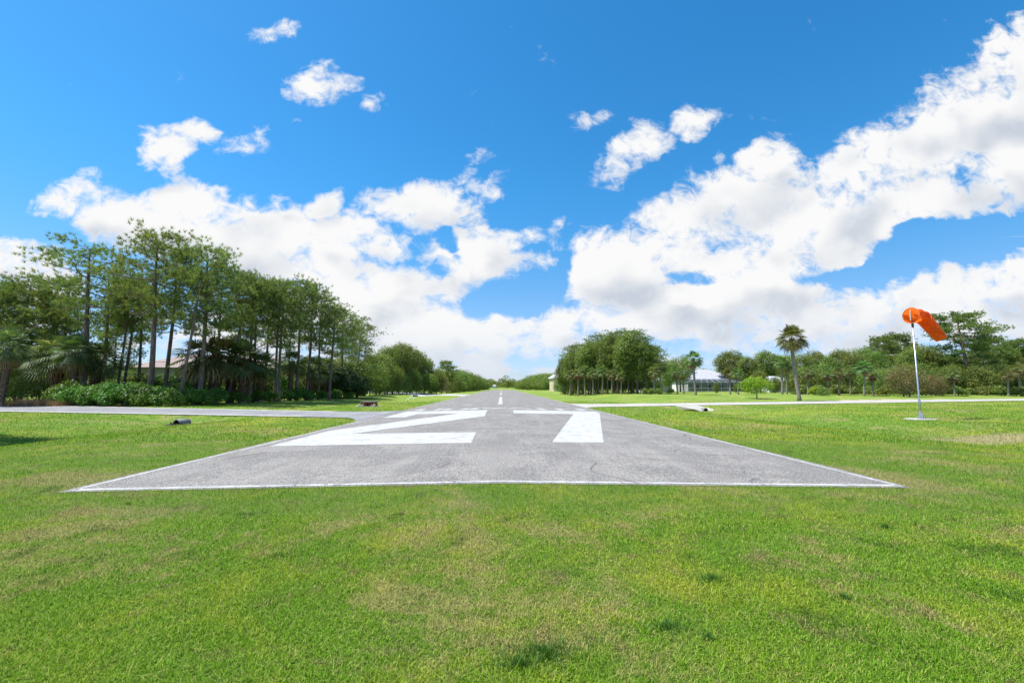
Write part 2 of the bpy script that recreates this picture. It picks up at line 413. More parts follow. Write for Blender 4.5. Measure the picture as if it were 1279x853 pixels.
# ------------------------------------------------------------------ side roads
def strip(name, near, far, xa, xb, zf, mat, step=1.0, label=None, nacross=8):
    X = np.arange(xa, xb+.01, step) if xb > xa else np.arange(xa, xb-.01, -step)
    V = []; nA = nacross+1
    for x in X:
        a, b = float(near(x)), float(far(x))
        for k in range(nA):
            y = a+(b-a)*k/nacross; V.append((x, y, zf(x, y)))
    idx = np.arange(len(X)*nA).reshape(len(X), nA)
    F = np.stack([idx[:-1,:-1], idx[1:,:-1], idx[1:,1:], idx[:-1,1:]], -1).reshape(-1,4)
    if xb < xa: F = F[:, ::-1]
    o = mesh_np(name, V, F, mat, smooth=True); tag(o, label, kind='structure'); return o
def zl(x, y): return float(-.015*7.62-.035*sst(7.62,12,abs(x))+.012)
def flare(x): return 3.2*np.exp(-(np.abs(x)-7.6)/.9)
jit = lambda x, k: .07*math.sin(x*1.9+k)+.05*math.sin(x*4.7+k)
strip('service_road', lambda x: lroad_near(x)-flare(x)+jit(x,1), lambda x: lroad_far(x)+.8*flare(x)+jit(x,2), -7.58, -90, zl, M['road'], .7, 'grey service road meeting the runway from the left')
for nm, f0, f1 in (('road_edge', lambda x: lroad_near(x)+.05+jit(x,3), lambda x: lroad_near(x)+.75+jit(x,5)), ('road_edge', lambda x: lroad_far(x)-.75+jit(x,3), lambda x: lroad_far(x)-.06+jit(x,2))):
    strip(nm, f0, f1, -12.5, -90, lambda x, y: zl(x,y)+.005, M['concrete_edge'], .7, 'pale edge band of the left service road', 1)
def zr(x, y): return float(-.015*7.62-.035*sst(7.62,12,abs(x))+.012+.45*sst(12,30,x)*sst(4,28,y-rpath_far(x)))
strip('concrete_path', lambda x: rpath_near(x)-.7*flare(x)+jit(x,1)*.5, lambda x: rpath_far(x)+.5*flare(x)+jit(x,2)*.5, 7.58, 160, zr, M['concrete'], .8, 'pale concrete path leaving the runway to the right')
# sandy shoulder beyond the path
strip('sand_patch', lambda x: rpath_far(x)+.02, lambda x: rpath_far(x)+.1+4.2*max(0,1-((x-58)/15)**2)**.6*(1+.25*math.sin(x*1.3)), 44, 73, lambda x, y: gzf(x,y)+.012, M['sand'], .5, 'sandy bare shoulder behind the concrete path', 8)
# second taxiway far left
V = []; ctrl = [(-7.6,93,113),(-12,101,122),(-20,114,138),(-30,130,160),(-45,158,195),(-70,200,240),(-110,262,300)]
X = np.arange(-7.6,-110,-2.0)
strip('taxiway', lambda x: float(np.interp(-x,[-c[0] for c in ctrl],[c[1] for c in ctrl])), lambda x: float(np.interp(-x,[-c[0] for c in ctrl],[c[2] for c in ctrl])), -7.6, -109, lambda x, y: gzf(x,y)+.03, M['concrete_edge'], 1.5, 'pale taxiway leaving the runway on the far left', 6)

# ------------------------------------------------------------------ grass blades (nobody could count them)
def rnd(n, a=0., b=1.): return rng.uniform(a, b, n)
def in_pave(x, y):
    on = (np.abs(x) < 7.5+.07*np.sin(y*2.3)+.05*np.sin(y*5.1+x*.3)-.16*rnd(len(x))**3+.03) & (y > 8.38+.03*np.sin(x*3)+.03*np.sin(x*7.7)+.16*rnd(len(x))**3-.03)
    l = (x < -7.4) & (y > lroad_near(x)-flare(x)-.02) & (y < lroad_far(x)+.8*flare(x)+.05)
    r_ = (x > 7.4) & (y > rpath_near(x)-.7*flare(x)-.02) & (y < rpath_far(x)+.5*flare(x)+.05)
    pad = ((x-24.8)**2+(y-26.55)**2) < .78**2
    return on | l | r_ | pad
def scatter(n, y0, y1):
    """uniform in screen-independent wedge in front of the runway, density falling with distance"""
    y = np.exp(rnd(n, math.log(y0), math.log(y1))) if y1 > y0 else np.full(n, y0)
    x = rnd(n,-1,1)*(1.22*y+1.0)
    return x, y
def blades(name, n, y0, y1, L, W, seg, label=None, parent=None):
    x, y = scatter(n, y0, y1); k = ~in_pave(x, y); x, y = x[k], y[k]; n = len(x)
    z = gz(x, y)-.004
    # clumpiness from a few sine fields
    cl = .5+.5*vnoise(x, y, 2.3); cl2 = .5+.5*vnoise(x+7, y-3, .9)
    ln = rnd(n, .55, 1.25)*L*(.75+.3*cl+.25*cl2)
    wd = rnd(n, .7, 1.3)*W
    far = np.clip(y/y0, 1, None)**.5
    ln *= far**.4; wd *= far
    az = rnd(n, 0, 2*math.pi); el = np.radians(rnd(n, 22, 85))
    d = np.stack([np.cos(az)*np.cos(el), np.sin(az)*np.cos(el), np.sin(el)], -1)
    s = np.stack([-np.sin(az+rnd(n,-.7,.7)), np.cos(az), np.zeros(n)], -1)*wd[:,None]*.5
    P0 = np.stack([x,y,z],-1); r_ = rnd(n)
    if seg == 2:
        mid_ = P0+d*(ln*.55)[:,None]
        d2 = d.copy(); d2[:,2] *= .25; tip = mid_+d2*(ln*.5)[:,None]
        V = np.stack([P0-s, P0+s, mid_+s*.8, mid_-s*.8, tip], 1).reshape(-1,3)
        b = np.arange(n)*5
        F = np.concatenate([np.stack([b,b+1,b+2],-1), np.stack([b,b+2,b+3],-1), np.stack([b+3,b+2,b+4],-1)])
        return V, F, np.repeat(r_, 5)
    tip = P0+d*ln[:,None]
    V = np.stack([P0-s, P0+s, tip], 1).reshape(-1,3); b = np.arange(n)*3
    return V, np.stack([b,b+1,b+2],-1), np.repeat(r_, 3)
def weeds():
    """tufts of darker coarser grass"""
    out = []
    spots = [G(680,828,-.05)+(.24,),G(650,842,-.05)+(.13,),G(890,728,-.05)+(.15,),G(1055,750,-.05)+(.10,),G(835,790,-.05)+(.14,),G(885,803,-.05)+(.06,),G(1107,662,-.1)+(.10,),G(160,632,-.1)+(.06,)]
    for x, y, r_ in spots:
        n = int(2600*r_*r_*8); a = rnd(n,0,6.283); q_ = r_*np.abs(rng.normal(0,.75,n))*(.55+.45*np.sin(a*3+x*9)*np.sin(a*5+y*7)); xx = x+np.cos(a)*q_*1.5; yy = y+np.sin(a)*q_
        el = np.radians(rnd(n,35,88)); az = rnd(n,0,6.283); ln = rnd(n,.03,.075)
        d = np.stack([np.cos(az)*np.cos(el), np.sin(az)*np.cos(el), np.sin(el)], -1)
        s = np.stack([-np.sin(az), np.cos(az), np.zeros(n)], -1)*rnd(n,.0025,.005)[:,None]
        P0 = np.stack([xx,yy,gz(xx,yy)],-1); V = np.stack([P0-s,P0+s,P0+d*ln[:,None]],1).reshape(-1,3); b = np.arange(n)*3
        out.append((V, np.stack([b,b+1,b+2],-1), np.repeat(rnd(n),3)))
    return out
def join(parts):
    Vs, Fs, Rs, k = [], [], [], 0
    for V, F, r_ in parts: Vs.append(V); Fs.append(F+k); Rs.append(r_); k += len(V)
    return np.concatenate(Vs), np.concatenate(Fs), np.concatenate(Rs)
def stray(n):
    x, y = scatter(n, 2.5, 7.5); k = ~in_pave(x, y); x, y = x[k], y[k]; n = len(x)
    az = rnd(n,0,6.283); el = np.radians(rnd(n,5,60)); ln = rnd(n,.05,.12)
    d = np.stack([np.cos(az)*np.cos(el), np.sin(az)*np.cos(el), np.sin(el)], -1); s = np.stack([-np.sin(az), np.cos(az), 0*az], -1)*.0016
    P0 = np.stack([x,y,gz(x,y)+.012],-1); b = np.arange(n)*3
    return np.stack([P0-s,P0+s,P0+d*ln[:,None]],1).reshape(-1,3), np.stack([b,b+1,b+2],-1), np.repeat(rnd(n,.80,1.0),3)
V, F, r_ = join([stray(9000), blades('', 430000, 2.5, 6.5, .041, .0044, 2), blades('', 290000, 6.5, 16, .048, .0075, 1), blades('', 260000, 16, 60, .085, .022, 1)])
o = mesh_np('grass', V, F, M['blade'], r_); tag(o, 'mown mixed green and dry lawn grass around the runway', 'grass', kind='stuff')
V, F, r_ = join(weeds())
o = mesh_np('weeds', V, F, foliage_mat('weed leaves', (.055,.135,.022), (.11,.23,.035), None, .35, .5, 3, .0), r_); tag(o, 'darker green weed tufts in the foreground lawn', 'weeds', kind='stuff')

# ------------------------------------------------------------------ plants
def unit(v): return v/np.maximum(np.linalg.norm(v, axis=-1, keepdims=True), 1e-9)
def cards(C, Nrm, size, aspect=.55):
    """leaf quads (diamond shaped) centred at C with normal Nrm"""
    n = len(C); a = unit(np.cross(Nrm, unit(rng.normal(size=(n,3))))); b = np.cross(Nrm, a)
    sz = (size*rnd(n,.6,1.3))[:,None]
    V = np.stack([C-a*sz*.5, C+b*sz*.5*aspect, C+a*sz*.5, C-b*sz*.5*aspect], 1).reshape(-1,3)
    i = np.arange(n)*4
    return V, np.stack([i,i+1,i+2,i+3],-1), np.repeat(rnd(n),4)
def needles(C, D, k, L, W):
    """k needle triangles per tuft at C pointing round direction D"""
    n = len(C); C2 = np.repeat(C, k, 0); D2 = np.repeat(D, k, 0)
    d = unit(D2*.7+rng.normal(size=(n*k,3))*.7+np.array([0,0,.3]))
    s = unit(np.cross(d, rng.normal(size=(n*k,3))))*W*.5
    ln = L*rnd(n*k,.7,1.15)[:,None]; base = C2+rng.normal(size=(n*k,3))*L*.12
    V = np.stack([base-s, base+s, base+d*ln], 1).reshape(-1,3); i = np.arange(n*k)*3
    return V, np.stack([i,i+1,i+2],-1), np.repeat(np.clip(np.repeat(rnd(n),k)*.6+rnd(n*k)*.4,0,1),3)

def make_pine(H=16, cb=.5, spread=3.4, lean=(0,0), shape='round', nb=24, tr=.2, tufts=8, k=11, L=.30, W=.040, stubs=4, low=0, flat=.5):
    root = empty('pine_tree')
    mb = MB(); n = 14; wx, wy = random.uniform(0,6), random.uniform(0,6)
    def axis(t): return Vector((lean[0]*t**1.3+.12*math.sin(wx+t*5)*H/16, lean[1]*t**1.3+.12*math.sin(wy+t*4)*H/16, H*.97*t))
    mb.tube([axis(i/n)-Vector((0,0,.3 if i == 0 else 0)) for i in range(n+1)], [tr*(1.35 if i == 0 else 1)*(1-(i/n)**1.4*.82)+.02 for i in range(n+1)], 9)
    TC, TD = [], []
    ga = random.uniform(0,6)
    bl = [(cb+(1-cb)*(i/(nb-1))**.75, False) for i in range(nb)]+[(random.uniform(cb*.55,cb*.95), True) for _ in range(stubs)]
    if low: bl += [(random.uniform(.3,cb), False) for _ in range(low)]
    for t, stub in bl:
        ga += 2.4+random.uniform(-.5,.5)
        u = max(0,(t-cb)/(1-cb))
        if shape == 'round': r = spread*(.62+.42*math.sin(math.pi*min(1,u*1.15)))*(1 if u < .8 else 1-(u-.8)*1.5)
        elif shape == 'umbrella': r = spread*(.45+.75*u if u < .7 else 1.0-(u-.7)*1.8)
        else: r = spread*(.55+.6*math.sin(math.pi*u))*.8
        r *= random.uniform(.55,1.15)
        if stub: r = spread*random.uniform(.12,.4)
        el = R(-10+(58 if shape == 'round' else 40)*u**1.5+random.uniform(-12,12))
        P0 = axis(t); dh = Vector((math.cos(ga), math.sin(ga), 0)); pts = [P0]
        m_ = 6; cur = P0.copy(); e = el*.6-.12; azw = 0
        for j in range(m_):
            e += R(random.uniform(2,9))*(1 if j > 1 else -.4); azw += random.uniform(-.22,.22)
            d = Vector((math.cos(ga+azw)*math.cos(e), math.sin(ga+azw)*math.cos(e), math.sin(e)))
            cur = cur+d*(r/m_); pts.append(cur.copy())
        br = tr*(.32 if not stub else .16)*(1-.5*u)*(r/spread+.3)
        mb.tube(pts, [br*(1-.8*j/m_)+.008 for j in range(m_+1)], 5, cap=False)
        if stub: continue
        ns = max(3, int(3+4*r/spread))
        for s in range(ns):
            f = .34+.66*(s+random.random()*.6)/ns; f = min(f,1)
            j = min(int(f*m_), m_-1); q0 = pts[j].lerp(pts[j+1], f*m_-j)
            a2 = ga+azw*f+(random.choice((-1,1))*random.uniform(.4,1.2) if f < .95 else 0); l2 = r*random.uniform(.16,.34)+.25
            q1 = q0+Vector((math.cos(a2)*l2, math.sin(a2)*l2, l2*random.uniform(.05,.6)))
            mb.tube([q0, q0.lerp(q1,.5)+Vector((0,0,-.04)), q1], [br*.3+.006,.012,.006], 4, cap=False)
            rr = l2*.55+.42
            nt = int(tufts*random.uniform(.8,1.5))
            c = np.array(q1)+rng.normal(size=(nt,3))*np.array([rr*.62,rr*.62,rr*flat*.6])+np.array([0,0,.08])
            TC.append(c); TD.append(unit((c-np.array(q0))*.5+np.array([math.cos(ga)*.3,math.sin(ga)*.3,.35])))
    C = np.concatenate(TC); D = np.concatenate(TD)
    V, F, r_ = needles(C, D, k, L, W)
    mb.build('trunk', M['bark_pine'], root, smooth=True)
    mesh_np('crown', V, F, M['needles'], r_, parent=root)
    root['_H'] = H; return root

def make_broadleaf(H=9, W=4.0, cb=.25, nblob=26, leaves=9000, size=.30, mat='leaf', barkm='bark_grey', name='broadleaf_tree', trunks=1, tr=.16, squash=1.0, top=.0, irregular=.3, limb=True):
    root = empty(name); mb = MB(); ct = []
    zc = H*(cb+(1-cb)*.5); hz = H*(1-cb)*.5
    for i in range(nblob):
        a = i*2.4+random.uniform(-.4,.4); v = 1-2*(i+.5)/nblob; h = math.sqrt(max(0,1-v*v))
        q_ = random.uniform(1-irregular, 1.02)*.74
        prof = 1.0 if v > 0 else 1.0+top
        ct.append((np.array([math.cos(a)*h*W*q_*prof, math.sin(a)*h*W*q_*prof, zc+v*hz*random.uniform(.68,.84)]), random.uniform(.24,.40)*min(W,hz*1.4)))
    for t in range(trunks):
        bx, by = (random.uniform(-.5,.5)*(trunks > 1) for _ in range(2)); tx, ty = random.uniform(-.1,.1)*W+bx*1.2, random.uniform(-.1,.1)*W+by*1.2
        zt = H*(cb+.25)
        mb.tube([(bx,by,-.2),(bx*1.05+tx*.2,by+ty*.2,zt*.35),(bx+tx*.5,by+ty*.6,zt*.7),(tx,ty,zt)], [tr*1.3,tr,tr*.85,tr*.6], 8)
        if limb:
            for c, r in random.sample(ct, min(9, len(ct))):
                s = Vector((tx,ty,zt*random.uniform(.75,1))); e = Vector(c); md = s.lerp(e,.5)+Vector((0,0,-.06*H*random.random()))
                mb.tube([s, md, e], [tr*.45,tr*.28,tr*.08], 5, cap=False)
    w = np.array([r**2 for _, r in ct]); w /= w.sum(); parts = []
    for (c, r), f in zip(ct, w):
        n = int(leaves*f); d = unit(rng.normal(size=(n,3))); d[:,2] *= squash
        rad = r*(1-np.abs(rng.normal(0,.20,n)))[:,None]
        lump = (1+.16*np.sin(d[:,0]*7+c[0])+.14*np.sin(d[:,1]*8+c[1])+.12*np.sin(d[:,2]*9))[:,None]
        P = c+d*rad*lump; nr = unit(d*.9+rng.normal(size=(n,3))*.55+np.array([0,0,.3]))
        parts.append(cards(P, nr, size))
    V, F, r_ = join(parts)
    mb.build('trunk', M[barkm], root, smooth=True); mesh_np('crown', V, F, M[mat], r_, parent=root)
    root['_H'] = H; return root

def make_palm(H=8, R0=2.1, nf=34, nd=12, tr=.19, boots=False, lean=(0,0), nl=20, sw=.10, name='palm_tree', deadmat='dead', leafmat='frond'):
    root = empty(name); mb = MB(); n = 16; ht = H-R0*.55
    ax = lambda t: Vector((lean[0]*math.sin(t*1.7), lean[1]*math.sin(t*1.7), ht*t))
    mb.tube([ax(i/n)-Vector((0,0,.25 if i == 0 else 0)) for i in range(n+1)], [tr*(1.45 if i == 0 else 1.12 if i == 1 else 1+.05*(i % 2))*(1.1 if i > n-3 else 1) for i in range(n+1)], 10)
    mb.build('trunk', M['bark_palm'], root, smooth=True)
    if boots:
        b = MB(); nb_ = 150 if boots == 1 else 60
        for i in range(nb_):
            t = (.05 if boots == 1 else .80)+(.94 if boots == 1 else .19)*i/nb_; a = i*2.4; p = ax(t); r = tr*1.05
            d = Vector((math.cos(a),math.sin(a),0)); s = Vector((-math.sin(a),math.cos(a),0))
            q0 = p+d*r*.8; q1 = p+d*(r+.16)+Vector((0,0,.28))
            b.add([q0-s*.09,q0+s*.09,q1+s*.04,q1-s*.04, q0+Vector((0,0,-.05))-s*.06+d*.06,q0+Vector((0,0,-.05))+s*.06+d*.06], [(0,1,2,3),(4,5,2,3)])
        b.build('boots', M['boots'], root)
    top = np.array(ax(1))
    def fan(a, el, plen, R1, droop, nl, tw):
        """one costapalmate frond, returns quads"""
        d = np.array([math.cos(a)*math.cos(el), math.sin(a)*math.cos(el), math.sin(el)]); up0 = np.array([0,0,1.])
        side = unit(np.cross(d, up0)[None])[0]; nrm = np.cross(side, d)
        side = side*math.cos(tw)+nrm*math.sin(tw); nrm = np.cross(side, d)
        V = []; F = []; Rr = []
        p0 = top+d*.1; sag = np.array([0,0,-1.])*plen*.18*math.cos(el)
        hub = p0+d*plen+sag; rv = random.random()
        i0 = 0; V += [p0-side*.025, p0+side*.025, hub+side*.02, hub-side*.02]; F.append([0,1,2,3]); Rr += [rv]*4
        dd = unit((d*plen+sag*2)[None])[0]
        for j in range(nl):
            g_ = (j/(nl-1)-.5)*2*R(118); L_ = R1*(.62+.38*math.cos(g_*.62))*random.uniform(.88,1.08)
            dl = dd*math.cos(g_)+side*math.sin(g_)+nrm*(.22*abs(math.sin(g_)))
            dl = dl/np.linalg.norm(dl); w = unit(np.cross(dl, nrm)[None])[0]*sw*.5
            m1 = hub+dl*L_*.55+np.array([0,0,-droop*L_*.10]); tp = hub+dl*L_*.92+np.array([0,0,-droop*L_*.48])
            b = len(V); V += [hub, m1-w, tp, m1+w]; F.append([b,b+1,b+2,b+3]); rr = np.clip(rv*.6+random.random()*.4,0,1); Rr += [rr]*4
        return np.array(V), np.array(F), np.array(Rr)
    parts = []
    for i in range(nf):
        u = (i+.5)/nf; el = R(80-112*u**.8)+random.uniform(-.12,.12)
        parts.append(fan(i*2.4+random.uniform(-.2,.2), el, R0*random.uniform(.42,.56), R0*random.uniform(.44,.56), .55+.5*u, nl, random.uniform(-.3,.3)))
    V, F, r_ = join(parts); mesh_np('crown', V, F, M[leafmat], r_, parent=root)
    if nd:
        parts = []
        for i in range(nd):
            el = R(random.uniform(-78,-32)); parts.append(fan(i*2.4, el, R0*.42, R0*.42, 1.4, max(8,nl//2), random.uniform(-.6,.6)))
        V, F, r_ = join(parts); mesh_np('dead_fronds', V, F, M[deadmat], r_, parent=root)
    root['_H'] = H; return root

def make_bush(H=2, W=1.3, leaves=3800, size=.15, mat='leaf_hedge', name='shrub', lumps=12, stems=5):
    root = empty(name); mb = MB()
    for i in range(stems):
        a = random.uniform(0,6.28); mb.tube([(math.cos(a)*.1,math.sin(a)*.1,-.1),(math.cos(a)*W*.3,math.sin(a)*W*.3,H*.45),(math.cos(a)*W*.5,math.sin(a)*W*.5,H*.75)], [.04,.03,.012], 5, cap=False)
    mb.build('stems', M['bark_grey'], root); parts = []
    for i in range(lumps):
        a = i*2.4; h = math.sqrt((i+.5)/lumps); cz = H*(.30+.42*(1-h*h)+random.uniform(-.1,.12)); c = np.array([math.cos(a)*h*W*.62, math.sin(a)*h*W*.62, cz]); r = W*random.uniform(.36,.5)
        n = leaves//lumps; d = unit(rng.normal(size=(n,3))); P = c+d*r*(1-np.abs(rng.normal(0,.25,n)))[:,None]*np.array([1,1,H/W*.62])
        P[:,2] = np.clip(P[:,2], .02, None); parts.append(cards(P, unit(d+rng.normal(size=(n,3))*.6+np.array([0,0,.35])), size, .62))
    V, F, r_ = join(parts); mesh_np('foliage', V, F, M[mat], r_, parent=root)
    root['_H'] = H; return root

PROTO = {}
PROTO['p_broad'] = make_pine(16, .50, 4.6, (.5,.3), 'umbrella', 22, .24, 8, 20, .36, .036, 5, flat=.42)
PROTO['p_round'] = make_pine(16, .47, 3.8, (.2,-.2), 'round', 27, .23, 8, 20, .36, .036, 4)
PROTO['p_slim'] = make_pine(15, .50, 2.9, (-.3,.2), 'round', 21, .19, 7, 20, .36, .036, 5)
PROTO['p_lean'] = make_pine(15, .56, 3.2, (1.6,.4), 'round', 19, .19, 8, 20, .36, .036, 4)
PROTO['p_low'] = make_pine(13, .22, 3.8, (0,0), 'round', 40, .19, 11, 20, .36, .036, 2)
PROTO['p_high'] = make_pine(16, .62, 2.7, (.4,-.3), 'umbrella', 18, .18, 10, 20, .36, .036, 7)
PROTO['p_giant'] = make_pine(20, .40, 6.6, (-1.6,.4), 'umbrella', 32, .50, 24, 14, .42, .07, 3, flat=.40)
PROTO['p_far'] = make_pine(14, .35, 3.2, (0,0), 'round', 24, .2, 11, 8, .5, .11, 2)
PROTO['b_round'] = make_broadleaf(9, 3.9, .24, 30, 10000, .26)
PROTO['b_tall'] = make_broadleaf(13, 4.1, .22, 36, 13000, .32, irregular=.4)
PROTO['b_open'] = make_broadleaf(12, 4.4, .40, 30, 9000, .30, irregular=.45, mat='leaf_far')
PROTO['b_clump'] = make_broadleaf(13, 3.7, .36, 32, 12000, .32, trunks=1, tr=.2, irregular=.35, mat='leaf_far', barkm='bark_pine')
PROTO['b_low'] = make_broadleaf(5, 2.8, .06, 24, 8000, .20, tr=.1)
PROTO['b_mass'] = make_broadleaf(8, 4.6, .0, 34, 11000, .32, irregular=.3, top=.12)
PROTO['b_mass2'] = make_broadleaf(8, 4.4, .0, 28, 9500, .30, irregular=.4, top=.15, mat='leaf_far')
PROTO['b_yel'] = make_broadleaf(3.8, 2.7, .24, 26, 6500, .17, mat='leaf_yel', name='ornamental_tree', tr=.07, irregular=.45)
PROTO['b_red'] = make_broadleaf(5.4, 3.1, .10, 26, 8000, .2, mat='leaf_red', tr=.11, trunks=2)
PROTO['b_tan'] = make_broadleaf(6, 3.4, .05, 20, 5000, .22, mat='leaf_tan', tr=.1)
PROTO['m_bush'] = make_bush(2.0, 1.5, 4600, .15)
PROTO['m_bush2'] = make_bush(1.9, 1.35, 4200, .16, lumps=9)
PROTO['m_dark'] = make_bush(3.6, 2.2, 7000, .16, 'leaf_dark')
PROTO['m_small'] = make_bush(1.5, 1.3, 1800, .16, 'leaf', lumps=8)
PROTO['m_yel'] = make_bush(1.8, 1.2, 1600, .16, 'leaf_yel', lumps=8)
PROTO['palm_tall'] = make_palm(10, 2.35, 44, 10, .24, 2, (-.45,.2), 22, .11)
PROTO['palm_mid'] = make_palm(8, 2.1, 34, 14, .19, 2, (.25,0), 18, .12)
PROTO['palm_dead'] = make_palm(6.5, 1.9, 20, 24, .18, 2, (.1,.1), 16, .13)
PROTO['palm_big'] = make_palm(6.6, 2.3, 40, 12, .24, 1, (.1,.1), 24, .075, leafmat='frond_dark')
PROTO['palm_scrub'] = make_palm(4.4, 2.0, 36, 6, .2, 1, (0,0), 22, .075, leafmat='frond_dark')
PROTO['palm_brown'] = make_palm(4.4, 1.9, 20, 26, .2, 1, (0,0), 20, .10)
USED = set()
KINDN = dict(p='pine', b='tree', palm='palm tree', m='shrub')
def put(kind, px, D, ytop, label, group=None, wide=1.0, cat=None, rz=None, x=None, H=None):
    src = PROTO[kind]
    if kind not in USED: o = src; USED.add(kind)
    else: o = copy_tree(src)
    X = at(px, D) if x is None else x
    z = gzf(X, D)
    Hh = (hgt(px, ytop, D)-z) if H is None else H
    s = Hh/src['_H']
    o.location = (X, D, z); o.scale = (s*wide, s*wide, s); o.rotation_euler = (0,0, random.uniform(0,6.28) if rz is None else rz)
    pre = kind.split('_')[0]
    tag(o, label, cat or KINDN[pre], group); return o
ORD = ['first','second','third','fourth','fifth','sixth','seventh','eighth','ninth','tenth','eleventh','twelfth','thirteenth','fourteenth','fifteenth','sixteenth','seventeenth','eighteenth','nineteenth','twentieth','twenty-first','twenty-second','twenty-third','twenty-fourth','twenty-fifth','twenty-sixth','twenty-seventh','twenty-eighth','twenty-ninth','thirtieth']
#TREES_BEGIN
# ---- left stand of slash pines (front row, left to right)
GP = 'tall pines in the stand left of the runway'
for a in [
 ('p_broad', 103, 52, 308, 'broad open pine with a long bare limb, above the palms on the left', 1.05),
 ('p_slim', 127, 58, 336, 'thin pine between the broad open pine and the tallest pine', 1.0),
 ('p_high', 147, 55, 355, 'narrow pine with a close twin, just left of the tallest pine', .9),
 ('p_high', 155, 57, 350, 'right twin of the close narrow pair left of the tallest pine', .9),
 ('p_slim', 172, 60, 348, 'slender pine with low thin crown directly left of the tallest pine', .85),
 ('p_round', 187, 49, 294, 'tallest pine of the left stand, dense rounded crown', 1.0),
 ('p_round', 208, 55, 312, 'tall pine standing close behind the right side of the tallest pine', .85),
 ('p_lean', 225, 47.5, 338, 'foremost leaning pine whose trunk base stands at the road edge', .85),
 ('p_round', 251, 50, 312, 'pine with thick dark trunk and wide crown right of the leaning pine', 1.0),
 ('p_lean', 287, 54, 342, 'pine leaning right in front of the brown palm thicket', .8),
 ('p_slim', 311, 56, 346, 'left trunk of the close pair in front of the grey roofed gable', .95),
 ('p_high', 316, 57.5, 350, 'right trunk of the close pair in front of the grey roofed gable', .9),
 ('p_round', 343, 60, 352, 'left pine of the reddish trio in the middle of the stand', .78),
 ('p_slim', 348, 61, 356, 'right pine of the reddish trio in the middle of the stand', .95),
 ('p_round', 371, 66, 352, 'dense pine behind the middle of the left stand', .8),
 ('p_slim', 384, 68, 358, 'pine with curved crown edge right of the dense middle pine', 1.0),
 ('p_round', 397, 72, 372, 'shorter pine in the right half of the left stand', .75),
 ('p_slim', 412, 70, 384, 'reddish trunked pine near the right end of the left stand', 1.1),
 ('p_slim', 425, 78, 390, 'pine behind the dark shrub near the right end of the stand', 1.0),
 ('p_broad', 446, 84, 400, 'last pine of the left stand, open crown beside the broadleaf trees', .8),
 ('p_low', -22, 56, 358, 'leftmost dense pine cut by the picture edge', 1.0),
 ('p_low', 24, 60, 352, 'dense low branched pine behind the palms at the left edge', 1.0),
 ('p_low', 58, 66, 372, 'shorter dense pine behind the second palm', 1.0),
 ('p_slim', 78, 64, 350, 'thin pine half hidden left of the broad open pine', .9),
 ('p_round', 270, 62, 335, 'pine crown filling the gap behind the brown palm thicket', .75),
 ('p_slim', 330, 66, 360, 'thin pine behind the gap between the pair and the reddish trio', .9),
 ('p_low', 140, 78, 392, 'low background pine seen between trunks left of the tallest pine', .8),
 ('p_slim', 438, 88, 412, 'thin background pine at the right end of the left stand', .9),
]: put(a[0], a[1], a[2], a[3], a[4], GP, a[5])
# pines filling behind
for i, (px, D, yt) in enumerate([(298,80,378),(360,88,388),(425,98,408),(455,100,425)]):
    put(random.choice(['p_slim','p_round']), px, D, yt, f'{ORD[i]} pine from the left in the shaded back row of the left stand', GP, .8)
# ---- palms left
GL = 'palms below the left pines'
for a in [
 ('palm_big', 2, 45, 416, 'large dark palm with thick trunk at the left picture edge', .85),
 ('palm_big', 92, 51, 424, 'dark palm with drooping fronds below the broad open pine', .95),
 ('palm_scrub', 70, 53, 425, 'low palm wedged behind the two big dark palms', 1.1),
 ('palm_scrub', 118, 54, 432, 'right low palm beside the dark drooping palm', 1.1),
 ('palm_brown', 248, 52, 428, 'palm with brown dead fronds behind the hedge, left of the thicket', 1.2),
 ('palm_brown', 268, 52.5, 426, 'brownest palm in the centre of the thicket', 1.2),
 ('palm_scrub', 288, 55, 428, 'green palm at the back of the thicket', 1.2),
 ('palm_scrub', 303, 54, 432, 'green palm at the right side of the thicket', 1.1),
 ('palm_scrub', 325, 57, 443, 'silvery low palm in front of the gable wall', 1.0),
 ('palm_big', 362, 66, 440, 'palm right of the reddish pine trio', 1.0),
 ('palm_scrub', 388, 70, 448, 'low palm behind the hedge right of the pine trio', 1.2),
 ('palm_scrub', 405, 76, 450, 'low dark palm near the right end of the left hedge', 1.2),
]: put(a[0], a[1], a[2], a[3], a[4], GL, a[5])
# understorey behind
GU = 'undergrowth trees behind the left pines'
for i, (px, D, yt) in enumerate([(-15,66,440),(20,64,450),(50,58,462),(80,72,446),(115,66,452),(140,62,462),(165,64,470),(270,66,448),(300,68,452),(360,78,448),(380,76,455),(400,80,450),(420,84,448),(436,84,446),(455,96,452)]):
    put('b_low', px, D, yt, f'{ORD[i]} leafy undergrowth tree from the left, behind the left pines', GU, 1.3)
for i, (px, D, yt) in enumerate([(176,60,467),(190,62,470),(204,61,469),(218,63,470),(232,60,466),(246,62,462),(312,63,464),(336,66,462)]):
    put('m_bush' if i % 2 else 'm_small', px, D, yt, f'{ORD[i]} shrub from the left standing in front of the peach roofed house', 'shrubs in front of the peach roofed house', 1.0)
